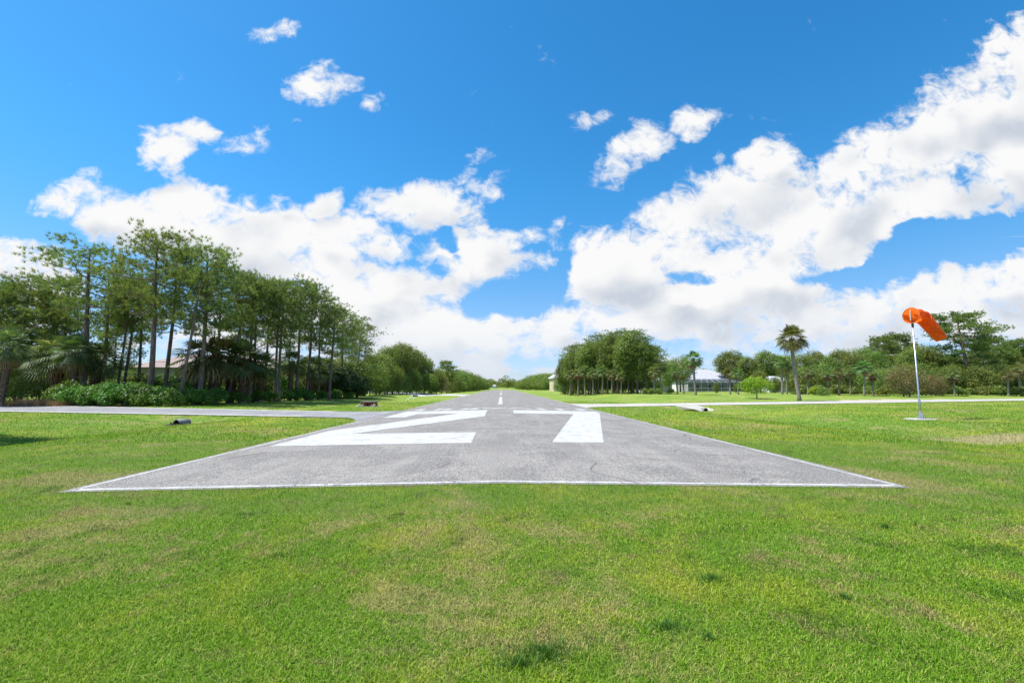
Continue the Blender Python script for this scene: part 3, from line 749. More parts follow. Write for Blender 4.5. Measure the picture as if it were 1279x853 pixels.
# ---- hedge of glossy shrubs
GH = 'glossy shrubs of the hedge along the left road'
hp = [(82,47,482),(97,46,480),(112,45.5,481),(127,45.5,477),(142,45,478),(157,45,476),(172,45,479),(187,45,480),(202,45,482),(215,45,484),(243,47,484),(258,48,485),(272,49.5,484),(298,53,486),(324,56,486),(338,58,487),(357,62,486),(374,65,483),(386,67,487),(402,70,487),(420,72,486),(436,76,488)]
for i, (px, D, yt) in enumerate(hp):
    put('m_bush' if i % 2 else 'm_bush2', px, D+.8, yt, f'{ORD[i]} shrub from the left in the glossy hedge by the left road', GH, 1.05)
for i, (px, D, yt) in enumerate([(90,49,474),(135,49,474),(178,48.5,476),(228,50,478)]):
    put('m_bush', px, D, yt, f'{ORD[i]} taller shrub in the back row of the glossy hedge', GH, 1.1)
put('m_dark', 430, 79, 455, 'large dark shrub at the right end of the left hedge', None, 1.2)
put('m_dark', 446, 82, 462, 'dark shrub beside the tan strip of the far taxiway', None, 1.0)
# ---- broadleaf wood on the left beyond the taxiway
GB = 'broadleaf trees left of the runway in the middle distance'
for i, (k, px, D, yt, w) in enumerate([('b_tall',462,104,442,1),('b_round',474,118,440,1.1),('b_tall',484,128,432,1),('b_tall',498,132,428,1),('b_open',508,140,432,1),('b_tall',520,146,438,1),('b_tall',530,150,446,1),('b_round',470,112,455,1.2),('b_round',490,124,458,1.2),('b_round',512,134,460,1.2),('b_round',536,140,466,1.2),('b_round',545,150,462,1.1)]):
    put(k, px, D, yt, f'{ORD[i]} broadleaf tree of the wood behind the far left taxiway', GB, w)
put('b_tan', 551, 152, 470, 'tan dry leaved tree at the right end of the left wood', None, 1.0)
put('p_far', 558, 170, 452, 'pale crowned pine standing above the tan tree', None, 1.2)
GC = 'trees receding along the left side of the runway'
for i, (px, D, yt) in enumerate([(548,190,462),(566,180,466),(572,200,464),(578,215,463),(586,225,466),(592,240,469),(598,260,471),(590,300,471),(602,300,474),(606,340,476),(566,260,463),(574,280,465),(582,320,468)]):
    put(['b_mass','b_mass2','b_mass'][i % 3], px, D, yt, f'{ORD[i]} tree receding along the far left side of the runway', GC, 1.3)
# ---- right side receding
GD = 'trees receding along the right side of the runway'
for i, (px, D, yt) in enumerate([(648,420,476),(653,380,474),(658,350,472),(664,320,469),(670,290,468),(676,270,467),(683,250,466),(689,235,468),(655,460,475),(661,400,473),(668,370,470),(680,310,467),(690,290,466)]):
    put(['b_mass2','b_mass'][i % 2], px, D, yt, f'{ORD[i]} tree receding along the far right side of the runway', GD, 1.3)
# ---- clump right of the runway
GW = 'trees of the wood on the right'
GE = 'trees of the dense clump right of the runway'
for i, (k, px, D, yt, w) in enumerate([('b_tall',705,124,447,.9),('b_clump',714,118,438,.9),('p_round',724,116,431,1.1),('b_tall',735,112,427,1),('p_round',748,110,419,1.1),('b_clump',759,106,421,.9),('p_round',771,104,415,1.15),('b_tall',785,100,417,1),('p_round',797,99,416,1.1),('b_clump',808,98,427,.9),('p_slim',818,97,433,1.3),('p_round',716,128,433,1.1),('b_tall',744,124,424,1),('b_clump',767,118,418,1),('p_round',789,112,414,1.2),('b_tall',809,110,430,1)]):
    put(k, px, D, yt, f'{ORD[i]} tall tree of the dense clump right of the runway', GE, w)
for i, (k, px, D, yt) in enumerate([('palm_dead',712,112,462),('palm_dead',722,110,460),('palm_mid',731,107,457),('palm_dead',741,104,460),('palm_mid',752,101,458),('palm_dead',764,99,462),('palm_dead',776,97,464),('palm_dead',738,113,464),('palm_mid',826,94,453),('palm_dead',817,93,458)]):
    put(k, px, D, yt, f'{ORD[i]} palm under the dense clump right of the runway', 'palms under the right clump', 1.0)
for i, px in enumerate([709,716,728,735,746,757,770,781,790,800]):
    put('b_open', px, 122-i*1.5, 455, f'{ORD[i]} shaded inner tree of the dense right clump', GE, .8)
for i, px in enumerate([706,717,729,741,753,766,778,791,804,815]):
    put('b_mass2', px, 134-i*2, 462+i*.3, f'{ORD[i]} dense dark tree from the left behind the trunks of the right clump', GE, .9)
for i, px in enumerate([470,480,491,503,515,527,539]):
    put('b_mass', px, 112+i*6, 462+i, f'{ORD[i]} low dense tree from the left at the front of the wood behind the taxiway', GB, .8)
for i in range(22):
    px = 1001+i*14; put('b_mass', px, 104+random.uniform(-2,3), random.uniform(462,470), f'{ORD[i]} dense shaded tree from the left deep inside the right wood', GW, .95)
for i, px in enumerate([838,884,903,925,938,952,966,990]):
    put('b_mass2' if i % 2 else 'b_mass', px, 172 if i < 3 else 158, 459+i % 3, f'{ORD[i]} dense tree from the left behind the houses', 'trees behind the houses', 1.0)
for i, (px, D) in enumerate([(806,92),(814,90),(823,89),(838,100)]):
    put('m_small', px, D, 485, f'{ORD[i]} dark low shrub beside the white garage', 'low shrubs beside the garage')
# ---- garden of the grey roofed house
put('palm_dead', 846, 100, 458, 'short palm with dead fronds left of the tall garden palm', None, 1.1)
put('palm_dead', 854, 104, 460, 'short palm immediately left of the tall garden palm', None, 1.1)
put('palm_mid', 869, 84, 441, 'tall palm in front of the screened pool enclosure', None, 1.05, rz=3.2)
put('b_round', 850, 135, 445, 'round tree behind the two short palms', None, 1.0)
put('b_round', 836, 125, 450, 'dark tree between the clump and the short palms', None, 1.0)
put('b_low', 895, 108, 477, 'round dark shrub in front of the pool screen', None, .55, cat='shrub')
put('b_low', 919, 108, 479, 'dark shrub between the two brown fringed palms', None, .5, cat='shrub')
put('palm_dead', 912, 92, 458, 'left of two palms with orange brown dead fronds by the house', None, 1.1)
put('palm_dead', 922, 88, 460, 'right of two palms with orange brown dead fronds by the house', None, 1.1)
put('b_clump', 914, 150, 439, 'large round crowned tree behind the grey roofed house', None, 1.5)
put('b_clump', 934, 140, 446, 'tree right of the large round crown behind the house', None, 1.1)
put('b_clump', 960, 140, 439, 'broad tree behind the lime green ornamental tree', None, 1.4)
put('b_tall', 985, 135, 443, 'green tree behind the tall lone palm', None, 1.1)
put('b_round', 950, 105, 462, 'yellowish tree directly behind the lime green ornamental tree', None, 1.0)
put('b_yel', 945, 70, 470, 'bright lime green ornamental tree on the lawn', None, 1.15)
put('palm_mid', 977, 92, 446, 'thin leaning palm left of the tall lone palm', None, 1.0)
put('palm_mid', 983, 94, 450, 'second thin palm just left of the tall lone palm', None, .9)
put('palm_tall', 998, 62.5, 411, 'tall lone palm with rough thick trunk at the path edge', None, 1.0, rz=0.0)
for i, (px, D, yt) in enumerate([(968,110,470),(990,104,468),(1001,100,466)]):
    put('b_low', px, D, yt, f'{ORD[i]} leafy garden tree from the left in front of the white bungalow', 'garden trees before the bungalow', .9)
put('palm_dead', 1009, 88, 458, 'palm with thin green trunk right of the tall lone palm', None, 1.1)
put('m_yel', 1017, 86, 482, 'yellow green shrub right of the tall lone palm', None, 1.1)
put('m_small', 1028, 84, 484, 'olive shrub beside the yellow green shrub', None, 1.1)
GF = 'ragged palms in front of the right wood'
for i, (k, px, D, yt) in enumerate([('palm_dead',1034,86,462),('palm_dead',1048,86,462),('palm_mid',1062,88,458),('palm_mid',1079,84,452),('palm_dead',1090,86,462),('palm_dead',1192,86,463),('palm_dead',1259,88,462),('palm_dead',1275,90,455)]):
    put(k, px, D, yt, f'{ORD[i]} ragged palm from the left in front of the right wood', GF, 1.1)
put('b_red', 1132, 82, 459, 'round bronze leaved tree behind the windsock pole', None, 1.1)
put('b_red', 1165, 86, 470, 'low reddish bush right of the windsock pole', None, 1.0)
put('b_red', 1176, 88, 472, 'low reddish bush left of the giant pine trunk', None, .9)
put('p_giant', 1212, 100, 394, 'giant spreading pine with thick trunk behind the windsock', None, 1.0, rz=0.25)

wood = []
for px, yt in [(1005,443),(1022,439),(1038,445),(1052,436),(1068,440),(1083,434),(1094,440),(1108,422),(1127,420),(1140,436),(1152,432),(1168,436),(1186,440),(1200,446),(1218,444),(1232,432),(1244,424),(1256,436),(1268,430),(1276,426),(1290,430),(1308,430)]:
    wood.append((px, 112+random.uniform(-6,10), yt))
for i, (px, D, yt) in enumerate(wood):
    kd = 'p_far' if px in (1108,1127,1244,1276,1160,1232) else random.choice(['b_clump','b_open','b_tall'])
    put(kd, px, D, yt, f'{ORD[i]} tree from the left along the skyline of the right wood', GW, 1.15)
for i in range(24):
    px = 1000+i*13.2; put(random.choice(['b_mass','b_low','b_mass2','b_mass2']), px, 99+random.uniform(-4,7), random.uniform(452,468), f'{ORD[i]} lower tree from the left filling the right wood', GW, 1.2)
for i in range(14):
    px = 1002+i*21+random.uniform(-4,4); put('m_small', px, 90+random.uniform(-2,3), random.uniform(480,485), f'{ORD[i]} low shrub from the left at the foot of the right wood', 'low shrubs at the foot of the right wood', 1.3)
put('palm_big', 0, 18.6, 0, 'large palm left of the lawn, out of the picture, shading the swale', None, 1.0, x=-25.2, H=10.5)
#TREES_END
for k in list(PROTO):
    if k not in USED:
        for c in list(PROTO[k].children): bpy.data.objects.remove(c)
        bpy.data.objects.remove(PROTO[k])
for o in list(bpy.data.objects):
    if '_H' in o: del o['_H']
# far woods: one mass
parts = []
for i in range(420):
    s = random.choice((-1,1)); D = random.uniform(620,900); x = at(random.uniform(560,720), D)
    if random.random() < .45: D = random.uniform(180,520); x = s*(26+random.uniform(4,120)+D*.03)
    if x > 8 and D < 320: continue
    h = random.uniform(7,12) if D < 500 else random.uniform(8,13); rr = random.uniform(3.5,7); n = 160
    d = unit(rng.normal(size=(n,3))); P = np.array([x,D,h*.55])+d*np.array([rr,rr,h*.48])*(1-np.abs(rng.normal(0,.12,n)))[:,None]
    parts.append(cards(P, unit(d+rng.normal(size=(n,3))*.5), 1.5, .8))
for dx, h in ((632,19),(627,15),(640,14),(613,14),(606,13)):   # the taller crowns on the skyline
    D = 700; x = at(dx, D)
    n = 260; d = unit(rng.normal(size=(n,3))); parts.append(cards(np.array([x,D,h*.7])+d*np.array([6,6,h*.33]), unit(d+rng.normal(size=(n,3))*.5), 1.5, .8))
V, F, r_ = join(parts); o = mesh_np('distant_woods', V, F, M['leaf_far'], r_); tag(o, 'distant wooded skyline beyond the end of the runway', 'woods', kind='stuff')
# dry grass under the left palms
n = 2600; x = rnd(n, at(12,46), at(78,46)); y = rnd(n,45,47.5); az = rnd(n,0,6.28); el = np.radians(rnd(n,45,88)); ln = rnd(n,.4,1.0)
d = np.stack([np.cos(az)*np.cos(el),np.sin(az)*np.cos(el),np.sin(el)],-1); s = np.stack([-np.sin(az),np.cos(az),0*az],-1)*.014
P0 = np.stack([x,y,gz(x,y)],-1); b = np.arange(n)*3
o = mesh_np('dry_grass', np.stack([P0-s,P0+s,P0+d*ln[:,None]],1).reshape(-1,3), np.stack([b,b+1,b+2],-1), M['dead'], np.repeat(rnd(n),3))
tag(o, 'tall dry brown grass beside the left road under the palms', 'dry grass', kind='stuff')

# ------------------------------------------------------------------ houses
def window(root, x, y, z, w, h, axis='y', s=-1):
    fr = MB(); t = .07
    def bx(mb, a, c, sw, sh, d, off=0):
        if axis == 'y': mb.box(x+a, y+s*off, z+c, sw, d, sh)
        else: mb.box(x+s*off, y+a, z+c, d, sw, sh)
    for a, c, sw, sh in ((-w/2,0,t,h+t),(w/2,0,t,h+t),(0,h/2,w-t,t),(0,-h/2,w-t,t),(0,0,.04,h-t)): bx(fr, a, c, sw, sh, .10, .04)
    f = fr.build('window', M['whitemetal'], root)
    g = MB(); bx(g, 0, 0, w-t, h-t, .05, .012); g.build('pane', M['glass'], f)
def hip_roof(mb, x0, x1, y0, y1, ze, zr_, ov=.6):
    x0 -= ov; x1 += ov; y0 -= ov; y1 += ov; c = (y1-y0)/2
    if (x1-x0) >= (y1-y0): a, b = (x0+c,(y0+y1)/2,zr_), (x1-c,(y0+y1)/2,zr_); fs = [(0,1,5,4),(1,2,5),(2,3,4,5),(3,0,4)]
    else:
        c = (x1-x0)/2; a, b = ((x0+x1)/2,y0+c,zr_), ((x0+x1)/2,y1-c,zr_); fs = [(0,1,4),(1,2,5,4),(2,3,5),(3,0,4,5)]
    mb.add([(x0,y0,ze),(x1,y0,ze),(x1,y1,ze),(x0,y1,ze),a,b], fs)
    mb.box((x0+x1)/2, (y0+y1)/2, ze-.11, x1-x0, y1-y0, .2)
def house(name, px, D, w, dep, eave, ridge, wall, roof, label, wins=3, rz=0, wing=None, chimney=None):
    X = at(px, D); z = gzf(X, D); r_ = empty(name, (X, D, z), rz); tag(r_, label, 'house')
    b = MB(); b.box(0, dep/2, eave/2-.1, w, dep, eave+.2)
    if wing: b.box(wing[0], wing[1]/2-wing[2], eave/2-.13, wing[3], wing[1], eave+.14)
    b.build('wall', M[wall], r_)
    rf = MB(); hip_roof(rf, -w/2, w/2, 0, dep, eave+.2, ridge)
    ro = rf.build('roof', M[roof], r_)
    if wing:
        rf = MB(); hip_roof(rf, wing[0]-wing[3]/2, wing[0]+wing[3]/2, -wing[2], wing[1]-wing[2], eave+.17, ridge-.5); rf.build('roof', M[roof], r_)
    if chimney:
        ch = MB(); ch.box(chimney[0], chimney[1], ridge*.5+.7, 1.3, 1.0, ridge); ch.box(chimney[0], chimney[1], ridge+.75, 1.6, 1.3, .18); ch.build('chimney', M['stucco_w'], ro)
    for i in range(wins): window(r_, -w/2+w*(i+.7)/(wins+.4), 0, min(1.5,eave*.5), 1.5, 1.4)
    return r_
house('house', 260, 84, 27, 12, 5.2, 8.1, 'stucco_g', 'roof_peach', 'pale house with peach tiled roof behind the left pines', 5, .1)
hm = house('house', 893, 150, 18, 15, 3.6, 7.6, 'stucco_w', 'roof_grey', 'white house with pale grey hipped roof behind the pool screen', 4, 0, None, (-5.6,5))
# screened pool enclosure: a thing of its own in front of the house
X = at(890, 141); pc = empty('pool_enclosure', (X, 139.5, gzf(X,139.5))); tag(pc, 'dark screened pool enclosure with mansard top in front of the grey roofed house', 'pool enclosure')
fr = MB(); W2, DP, h1, h2 = 8.3, 9.5, 2.9, 3.9
for i in range(9):
    x_ = -W2+i*2*W2/8; fr.box(x_, 0, h1/2, .07, .07, h1); xi = x_*.72; fr.tube([(x_,0,h1),(xi,2.4,h2)], .028, 5); fr.tube([(xi,2.4,h2),(xi,DP-.6,h2)], .028, 5)
for zz in (.12, 1.1, h1): fr.box(0, -.002, zz, 2*W2, .09, .10)
fr.box(0, 2.4, h2, 2*W2*.72, .1, .1)
for sx in (-W2, W2):
    for j in range(5): fr.box(sx, j*DP/4.2, h1/2-.004, .1, .1, h1)
fr.build('frame', M['whitemetal'], pc)
sc = MB(); sc.add([(-W2,.02,.1),(W2,.02,.1),(W2,.02,h1),(-W2,.02,h1),(-W2*.72,2.42,h2-.03),(W2*.72,2.42,h2-.03),(W2*.72,DP-.6,h2-.03),(-W2*.72,DP-.6,h2-.03),(W2,DP,.1),(W2,DP,h1),(-W2,DP,.1),(-W2,DP,h1)],
   [(0,1,2,3),(3,2,5,4),(4,5,6,7),(1,8,9,2),(10,0,3,11),(2,9,6,5),(11,3,4,7)]); sc.build('screen', M['screen'], pc)
house('garage', 822, 128, 8.0, 8, 2.9, 4.3, 'stucco_w', 'roof_white', 'small white garage right of the dense clump', 1, 0)['category'] = 'garage'
house('house', 978, 126, 9, 7, 2.8, 4.6, 'stucco_w', 'roof_white', 'white bungalow half hidden behind the thin palms', 2, .2)
house('house', 700, 190, 5.5, 9, 5.2, 8.0, 'stucco_c', 'roof_white', 'cream gabled house at the left end of the dense right clump', 2, .1)
house('house', 617.5, 600, 5, 6, 3.6, 5.2, 'stucco_w', 'roof_white', 'tiny white house on the distant skyline beyond the runway', 0)

# ------------------------------------------------------------------ windsock
wx, wy = 24.8, 26.55; wz = gzf(wx, wy); ws = empty('windsock', (wx, wy, wz)); tag(ws, 'orange windsock drooping from a tall grey pole on the right lawn', 'windsock')
ztop = hgt(1138, 400, wy)-wz
pd = MB(); pd.tube([(0,0,-.05),(0,0,.035),(0,0,.05)], [.78,.78,.74], 40); pd.build('concrete_pad', M['concrete'], ws, smooth=False)
pl = MB(); pl.tube([(0,0,.05),(0,0,1.15),(0,0,1.2),(0,0,ztop-.25)], [.068,.06,.044,.036], 14); pl.build('pole', M['galv'], ws, smooth=True)
bs = MB(); bs.tube([(0,0,.05),(0,0,.10),(0,0,.42)], [.17,.165,.085], 4)
for a in range(4): bs.box(.13*math.cos(a*math.pi/2+.78), .13*math.sin(a*math.pi/2+.78), .16, .03, .03, .24)
bs.build('base', M['galv'], ws)
cl = MB(); cl.tube([(0,0,ztop-.42),(0,0,ztop-.05)], .062, 12); cl.tube([(0,0,ztop-.12),(.0,-.16,ztop-.06)], .02, 6); cl.build('swivel', M['darkmetal'], ws)
lt = MB(); lt.tube([(0,0,ztop-1.15),(.12,-.02,ztop-1.15)], .018, 6); lt.box(.15,-.02,ztop-1.13,.10,.08,.07); lt.build('lamp_bracket', M['whitemetal'], ws)
# hoop and sock: axis leaves the mouth to the right and away, then droops
Mo = Vector((-.10,-.05,ztop+.28)); d0 = Vector((.96,.22,-.04)).normalized()
cen = []; N = 30
for i in range(N+1):
    t = i/N
    b = min(1, max(0,(t-.16)/.42)); b = b*b*(3-2*b)
    d = d0.lerp(Vector((.52,-.14,-.86)).normalized(), b).normalized()
    cen.append((Mo if i == 0 else cen[-1][0]+d*(2.45/N), d, .46-.16*t**1.2))
sv, sf = [], []; NK = 36
for i, (p, d, r) in enumerate(cen):
    a = Vector((0,0,1)).cross(d).normalized(); u = d.cross(a)
    for k in range(NK):
        th = 2*math.pi*k/NK; t = i/N
        kink = math.exp(-((t-.28)/.10)**2)
        rr = r*(1+.040*math.sin(5*th+t*9)+.03*math.sin(9*th-t*14)+.02*t*math.sin(13*th+t*31)+kink*.09*math.sin(7*th+i)-.22*kink*max(0,-math.sin(th)))
        sag = 1-.10*t
        sv.append(p+(a*math.cos(th)*rr*1.0+u*math.sin(th)*rr*sag))
for i in range(N):
    for k in range(NK): k2 = (k+1) % NK; sf.append((i*NK+k, i*NK+k2, (i+1)*NK+k2, (i+1)*NK+k))
o = MB().add(sv, sf).build('sock', M['sock'], ws, smooth=True)
for i in (0, 13, 21, 30):
    b = MB(); ring = [Vector(sv[i*NK+k % NK]) for k in range(NK+1)]; b.tube(ring, .012, 4, cap=False); b.build('seam', M['orange_metal'], o)
hp_ = MB(); a = Vector((0,0,1)).cross(d0).normalized(); u = d0.cross(a)
hp_.tube([Mo+(a*math.cos(2*math.pi*k/40)+u*math.sin(2*math.pi*k/40))*.468 for k in range(41)], .017, 6)
hp_.tube([Mo+u*.46, Mo-u*.46], .017, 6); hp_.tube([Mo-u*.3, Vector((0,0,ztop-.1))], .022, 6)
hp_.build('hoop_frame', M['orange_metal'], ws, smooth=True)
hp_ = MB(); hp_.tube([Mo+d0*.02-u*.3-d0*.06, Mo+u*.30-d0*.06], .018, 6); hp_.build('wind_vane_rod', M['whitemetal'], ws)

# ------------------------------------------------------------------ culverts
cu = empty('culvert_pipe', (-19.6, 28.75, gzf(-19.6,28.75))); tag(cu, 'dark open pipe end lying in the left swale below the road', 'culvert pipe')
def tubeshell(pts, ro, ri, n=20):
    mb = MB(); mb.tube(pts, ro, n, cap=False); a = len(mb.v); mb.tube(pts, ri, n, cap=False)
    L = len(pts)-1
    for k in range(n):
        k2 = (k+1) % n; mb.f.append((k, a+k, a+k2, k2)); mb.f.append((L*n+k, L*n+k2, a+L*n+k2, a+L*n+k))
    return mb
tubeshell([(-.2,-.1,.08),(-.1,.25,.08),(.05,.62,.05)], .27, .23).build('pipe', M['pipe'], cu, smooth=True)
b = MB(); b.tube([(-.16,.06,.08),(-.15,.10,.08)], .229, 16); b.build('pipe_shade', M['shade_twig_black'], cu)  # black disc closes the bore, painted in place of its inner shade
b = MB(); b.add([(-.25+(.62+.12*math.sin(k*2.1))*math.cos(k*math.pi/9), -.22+(.34+.06*math.sin(k*3.3))*math.sin(k*math.pi/9), .012+.05*max(0,math.sin(k*math.pi/9))) for k in range(18)]+[(-.25,-.2,.03)], [(k,(k+1) % 18,18) for k in range(18)]); b.build('debris_shade', simple('dark debris and mouth shade', (.05,.045,.035), None, 5, .8, .3, 0, .6, 12), cu)  # dark patch: wet debris plus the pipe mouth's shadow, put into the colour
for i in range(22):
    b = MB(); a = random.uniform(2.2,5.6); b.tube([(-.1+math.cos(a)*random.uniform(.25,.5), math.sin(a)*.4, -.03),(-.1+math.cos(a)*.4+random.uniform(-.2,.2), math.sin(a)*.4, random.uniform(.05,.22))], [.03,.008], 4); b.build('twig', M['shade_twig_black'], cu)
hw = empty('culvert_headwall', (18.75, 43.1, -.17)); tag(hw, 'white sloping concrete headwall with black pipe mouth in the right swale', 'headwall')
b = MB(); zt = .03
def nearz(x): return float(rpath_near(18.75+x))-43.1
b.add([(-1.35,nearz(-1.35)+.12,zt),(1.3,nearz(1.3)+.12,zt),(1.2,-.62,-.20),(.95,-.85,-.34),(-.25,-.95,-.34),(-.75,-.62,-.16),(-1.35,nearz(-1.35)+.6,-.5),(1.3,nearz(1.3)+.6,-.5)],
  [(0,5,4,3,2,1),(0,6,5),(6,4,5),(6,7,3,4),(7,1,2,3),(0,1,7,6)])
b.build('slab', M['concrete'], hw)
tubeshell([(.25,-1.03,-.24),(.25,-.4,-.22)], .20, .17).build('pipe', M['pipe'], hw, smooth=True)
b = MB(); b.tube([(.25,-.99,-.24),(.25,-.96,-.24)], .169, 16); b.build('pipe_shade', M['shade_twig_black'], hw)  # black plug painted as the shade within the headwall pipe

# ------------------------------------------------------------------ small brick structure and markers
bx_, by_ = -12.85, 45.0; br = empty('brick_planter', (bx_, by_, gzf(bx_,by_)), .05); tag(br, 'low red brick planter with grey slab top and white blocks at its feet', 'planter')
b = MB(); b.box(-.05,.1,.01,2.2,1.0,.06); b.build('base_slab', M['block'], br)
b = MB()
for row in range(5):
    for i in range(9):
        a = math.pi*(1.05+.9*(i+(row % 2)*.5)/9); b.box(-.22+.50*math.cos(a)*(1-.03*row), .1+.36*math.sin(a), .08+row*.075, .15, .09, .068, a+math.pi/2)
b.build('curved_brickwork', M['brick'], br)
b = MB()
for row in range(5):
    for i in range(5): b.box(.25+i*.13+.06*(row % 2), -.02, .08+row*.075, .12, .12, .068)
b.build('front_brickwork', M['brick'], br)
b = MB()
for row in range(5):
    for i in range(9): b.box(-.62+i*.15, .45, .08+row*.075, .14, .09, .068)
b.build('back_brickwork', M['brick'], br)
b = MB(); b.box(.02,.16,.475,1.5,.75,.05); b.build('top_slab', M['slab'], br, bevel=.01)
b = MB(); b.tube([(-.05,-.32,.17),(-.05,-.22,.17)], .13, 14); b.build('opening_shade', M['shade_twig_black'], br)  # black disc stands for the shade of a hole, no recess modelled
for x_, s_ in ((-.83,.2),(-.5,.15),(.62,.2),(.4,.12)):
    b = MB(); b.box(x_,-.3,.04+s_/2,s_,.16,s_*1.1,.3); b.build('white_block', M['block'], br, bevel=.02)
def marker(x, y, mat, label, group, h=.28):
    r_ = empty('runway_light', (x,y,gzf(x,y))); tag(r_, label, 'runway light', group)
    b = MB(); b.tube([(0,0,-.02),(0,0,h*.6)], .025, 8); b.build('stem', M['darkmetal'], r_)
    b = MB(); b.tube([(0,0,h*.6),(0,0,h*.8),(0,0,h)], [.07,.075,.035], 12); b.build('lens', M[mat], r_, smooth=True)
    b = MB(); b.tube([(0,0,0),(0,0,.03)], .14, 12); b.build('base', M['whitemetal'], r_)
GM = 'low lights in the grass beside the runway'
x, y = G(508.5,502.5,-.2); marker(x, y, 'whitemetal', 'small white marker light in the grass near the brick planter', GM, .38)
x, y = G(741,501,-.2); marker(x, y, 'yellow', 'small yellow runway light in the grass right of the numbers', GM, .34)
for i, (a, b_) in enumerate(((729,492.3),(733,492.4),(664,488.6),(688,489.3))):
    x, y = G(a, b_, -.15); marker(x, y, 'whitemetal', f'{ORD[i]} far white runway light in the grass on the right side', GM, .45)
x, y = G(516,499,-.2); sg = empty('fallen_barrier', (x,y,gzf(x,y))); tag(sg, 'small dark barrier on two slanting white legs in the left grass', 'barrier')
b = MB(); b.tube([(-.75,-.2,.02),(.0,0,.55)], .045, 6); b.build('leg', M['whitemetal'], sg)
b = MB(); b.tube([(.0,-.3,.02),(.45,0,.5)], .045, 6); b.build('leg', M['whitemetal'], sg)
b = MB(); b.box(.3,0,.58,.75,.12,.26,.1); b.build('board', M['darkmetal'], sg, bevel=.01)
x, y = G(610,486.2,-.15); x = at(610, 230); ps_ = empty('marker_post', (x,230,gzf(x,230))); tag(ps_, 'thin green post at the left runway edge far away', 'post')
b = MB(); b.tube([(0,0,-.1),(0,0,4.4)], .09, 8); b.build('post', simple('green post',(.10,.16,.05)), ps_)
b = MB(); b.box(0,-.05,3.9,.5,.06,.6); b.build('sign_plate', M['stucco_w'], ps_)

# ------------------------------------------------------------------ camera
cam = bpy.data.cameras.new('camera'); co = link(bpy.data.objects.new('camera', cam)); S.camera = co
cam.sensor_width = 36; cam.lens = FPX*36/1279; cam.clip_start = .05; cam.clip_end = 9000
co.location = (CX, 0, CZ); co.rotation_euler = (math.pi/2+PITCH, 0, -YAW)

# ------------------------------------------------------------------ light
SUN_EL, SUN_AZ = R(65), R(-90)                      # azimuth from +Y clockwise
sd = bpy.data.lights.new('sun', 'SUN'); sd.energy = 4.2; sd.angle = R(.53); sd.color = (1,.965,.91)
so = link(bpy.data.objects.new('sun', sd))
dirv = Vector((math.sin(SUN_AZ)*math.cos(SUN_EL), math.cos(SUN_AZ)*math.cos(SUN_EL), math.sin(SUN_EL)))
so.rotation_euler = dirv.to_track_quat('Z','Y').to_euler(); so.location = dirv*50
#SKY_BEGIN
W = bpy.data.worlds.new('World'); S.world = W; W.use_nodes = True; W.node_tree.nodes.clear(); q = NT(W.node_tree)
out = q.node('ShaderNodeOutputWorld')
sky = q.node('ShaderNodeTexSky', sky_type='NISHITA', sun_disc=False, sun_elevation=SUN_EL, sun_rotation=SUN_AZ % (2*math.pi), altitude=0, air_density=1.0, dust_density=.4, ozone_density=2.5)
V0 = q.node('ShaderNodeTexCoord').outputs['Generated']
sep = q.node('ShaderNodeSeparateXYZ', ins={0:V0})
yc = q.math('MAXIMUM', sep.outputs[1], .06)
U = q.math('DIVIDE', sep.outputs[0], yc); Wv = q.math('DIVIDE', sep.outputs[2], yc)
UW = q.node('ShaderNodeCombineXYZ', ins={0:U,1:Wv,2:1.0}).outputs[0]
# blobs: centre and radii of the visible clouds, written in tangent-of-angle units ahead of the runway heading
CL = [ # px, py, rx, ry, rot(deg, screen clockwise), weight
(340,42,30,17,-15,.44),(397,104,58,28,8,.8),(466,130,20,17,30,.44),(203,195,42,38,0,.95),(250,165,29,20,0,.72),(300,181,40,15,-10,.40),(733,149,36,14,-15,.54),
(785,195,64,32,-38,.85),(866,149,33,20,-15,.7),(610,230,34,22,-30,.62),(598,206,26,14,-30,.42),(606,284,12,10,0,.5),(648,295,38,20,0,.78),(345,248,20,10,0,.6),(403,258,36,22,-25,.85),
(125,258,85,42,8,1.15),(230,275,125,56,8,1.3),(330,305,110,60,20,1.3),(400,350,110,60,25,1.3),(520,262,80,44,0,1.2),(440,300,80,40,0,1.1),(590,322,85,36,4,1.15),(500,368,110,44,0,1.2),(660,325,42,22,0,.8),(697,285,26,24,0,.66),(690,300,22,40,0,.62),
(20,325,70,36,15,1.1),(50,360,60,40,0,1.0),(560,415,260,40,0,1.1),(420,400,120,50,0,1.2),
(770,335,100,66,-5,1.25),(840,305,105,62,-20,1.3),(935,255,100,70,-32,1.25),(905,340,110,50,-5,1.3),(960,205,66,36,-30,1.0),(1015,280,130,72,-20,1.35),(1080,225,120,70,-35,1.35),(1160,190,130,72,-28,1.35),(1235,130,105,76,-35,1.3),(1285,70,60,55,-40,1.1),(1290,190,120,80,-15,1.3),(1130,262,130,46,-18,1.2),
(870,375,200,44,0,1.2),(780,400,170,36,0,1.1),(1000,405,190,34,-8,1.1),(1110,372,150,28,-10,1.15),(1240,350,130,34,-12,1.2),(1300,365,100,40,0,1.15),(1200,400,160,40,0,1.1)]
HOLES = [(1190,302,120,30,-8,.9),(863,344,40,13,0,.6),(625,380,60,26,-10,.7),(560,305,16,26,-20,.5),(1090,335,80,16,-14,.6),(700,338,18,30,10,.5)]
def tan_pt(px, py):
    x, y, u = ray(px, py); return x/y, u/y
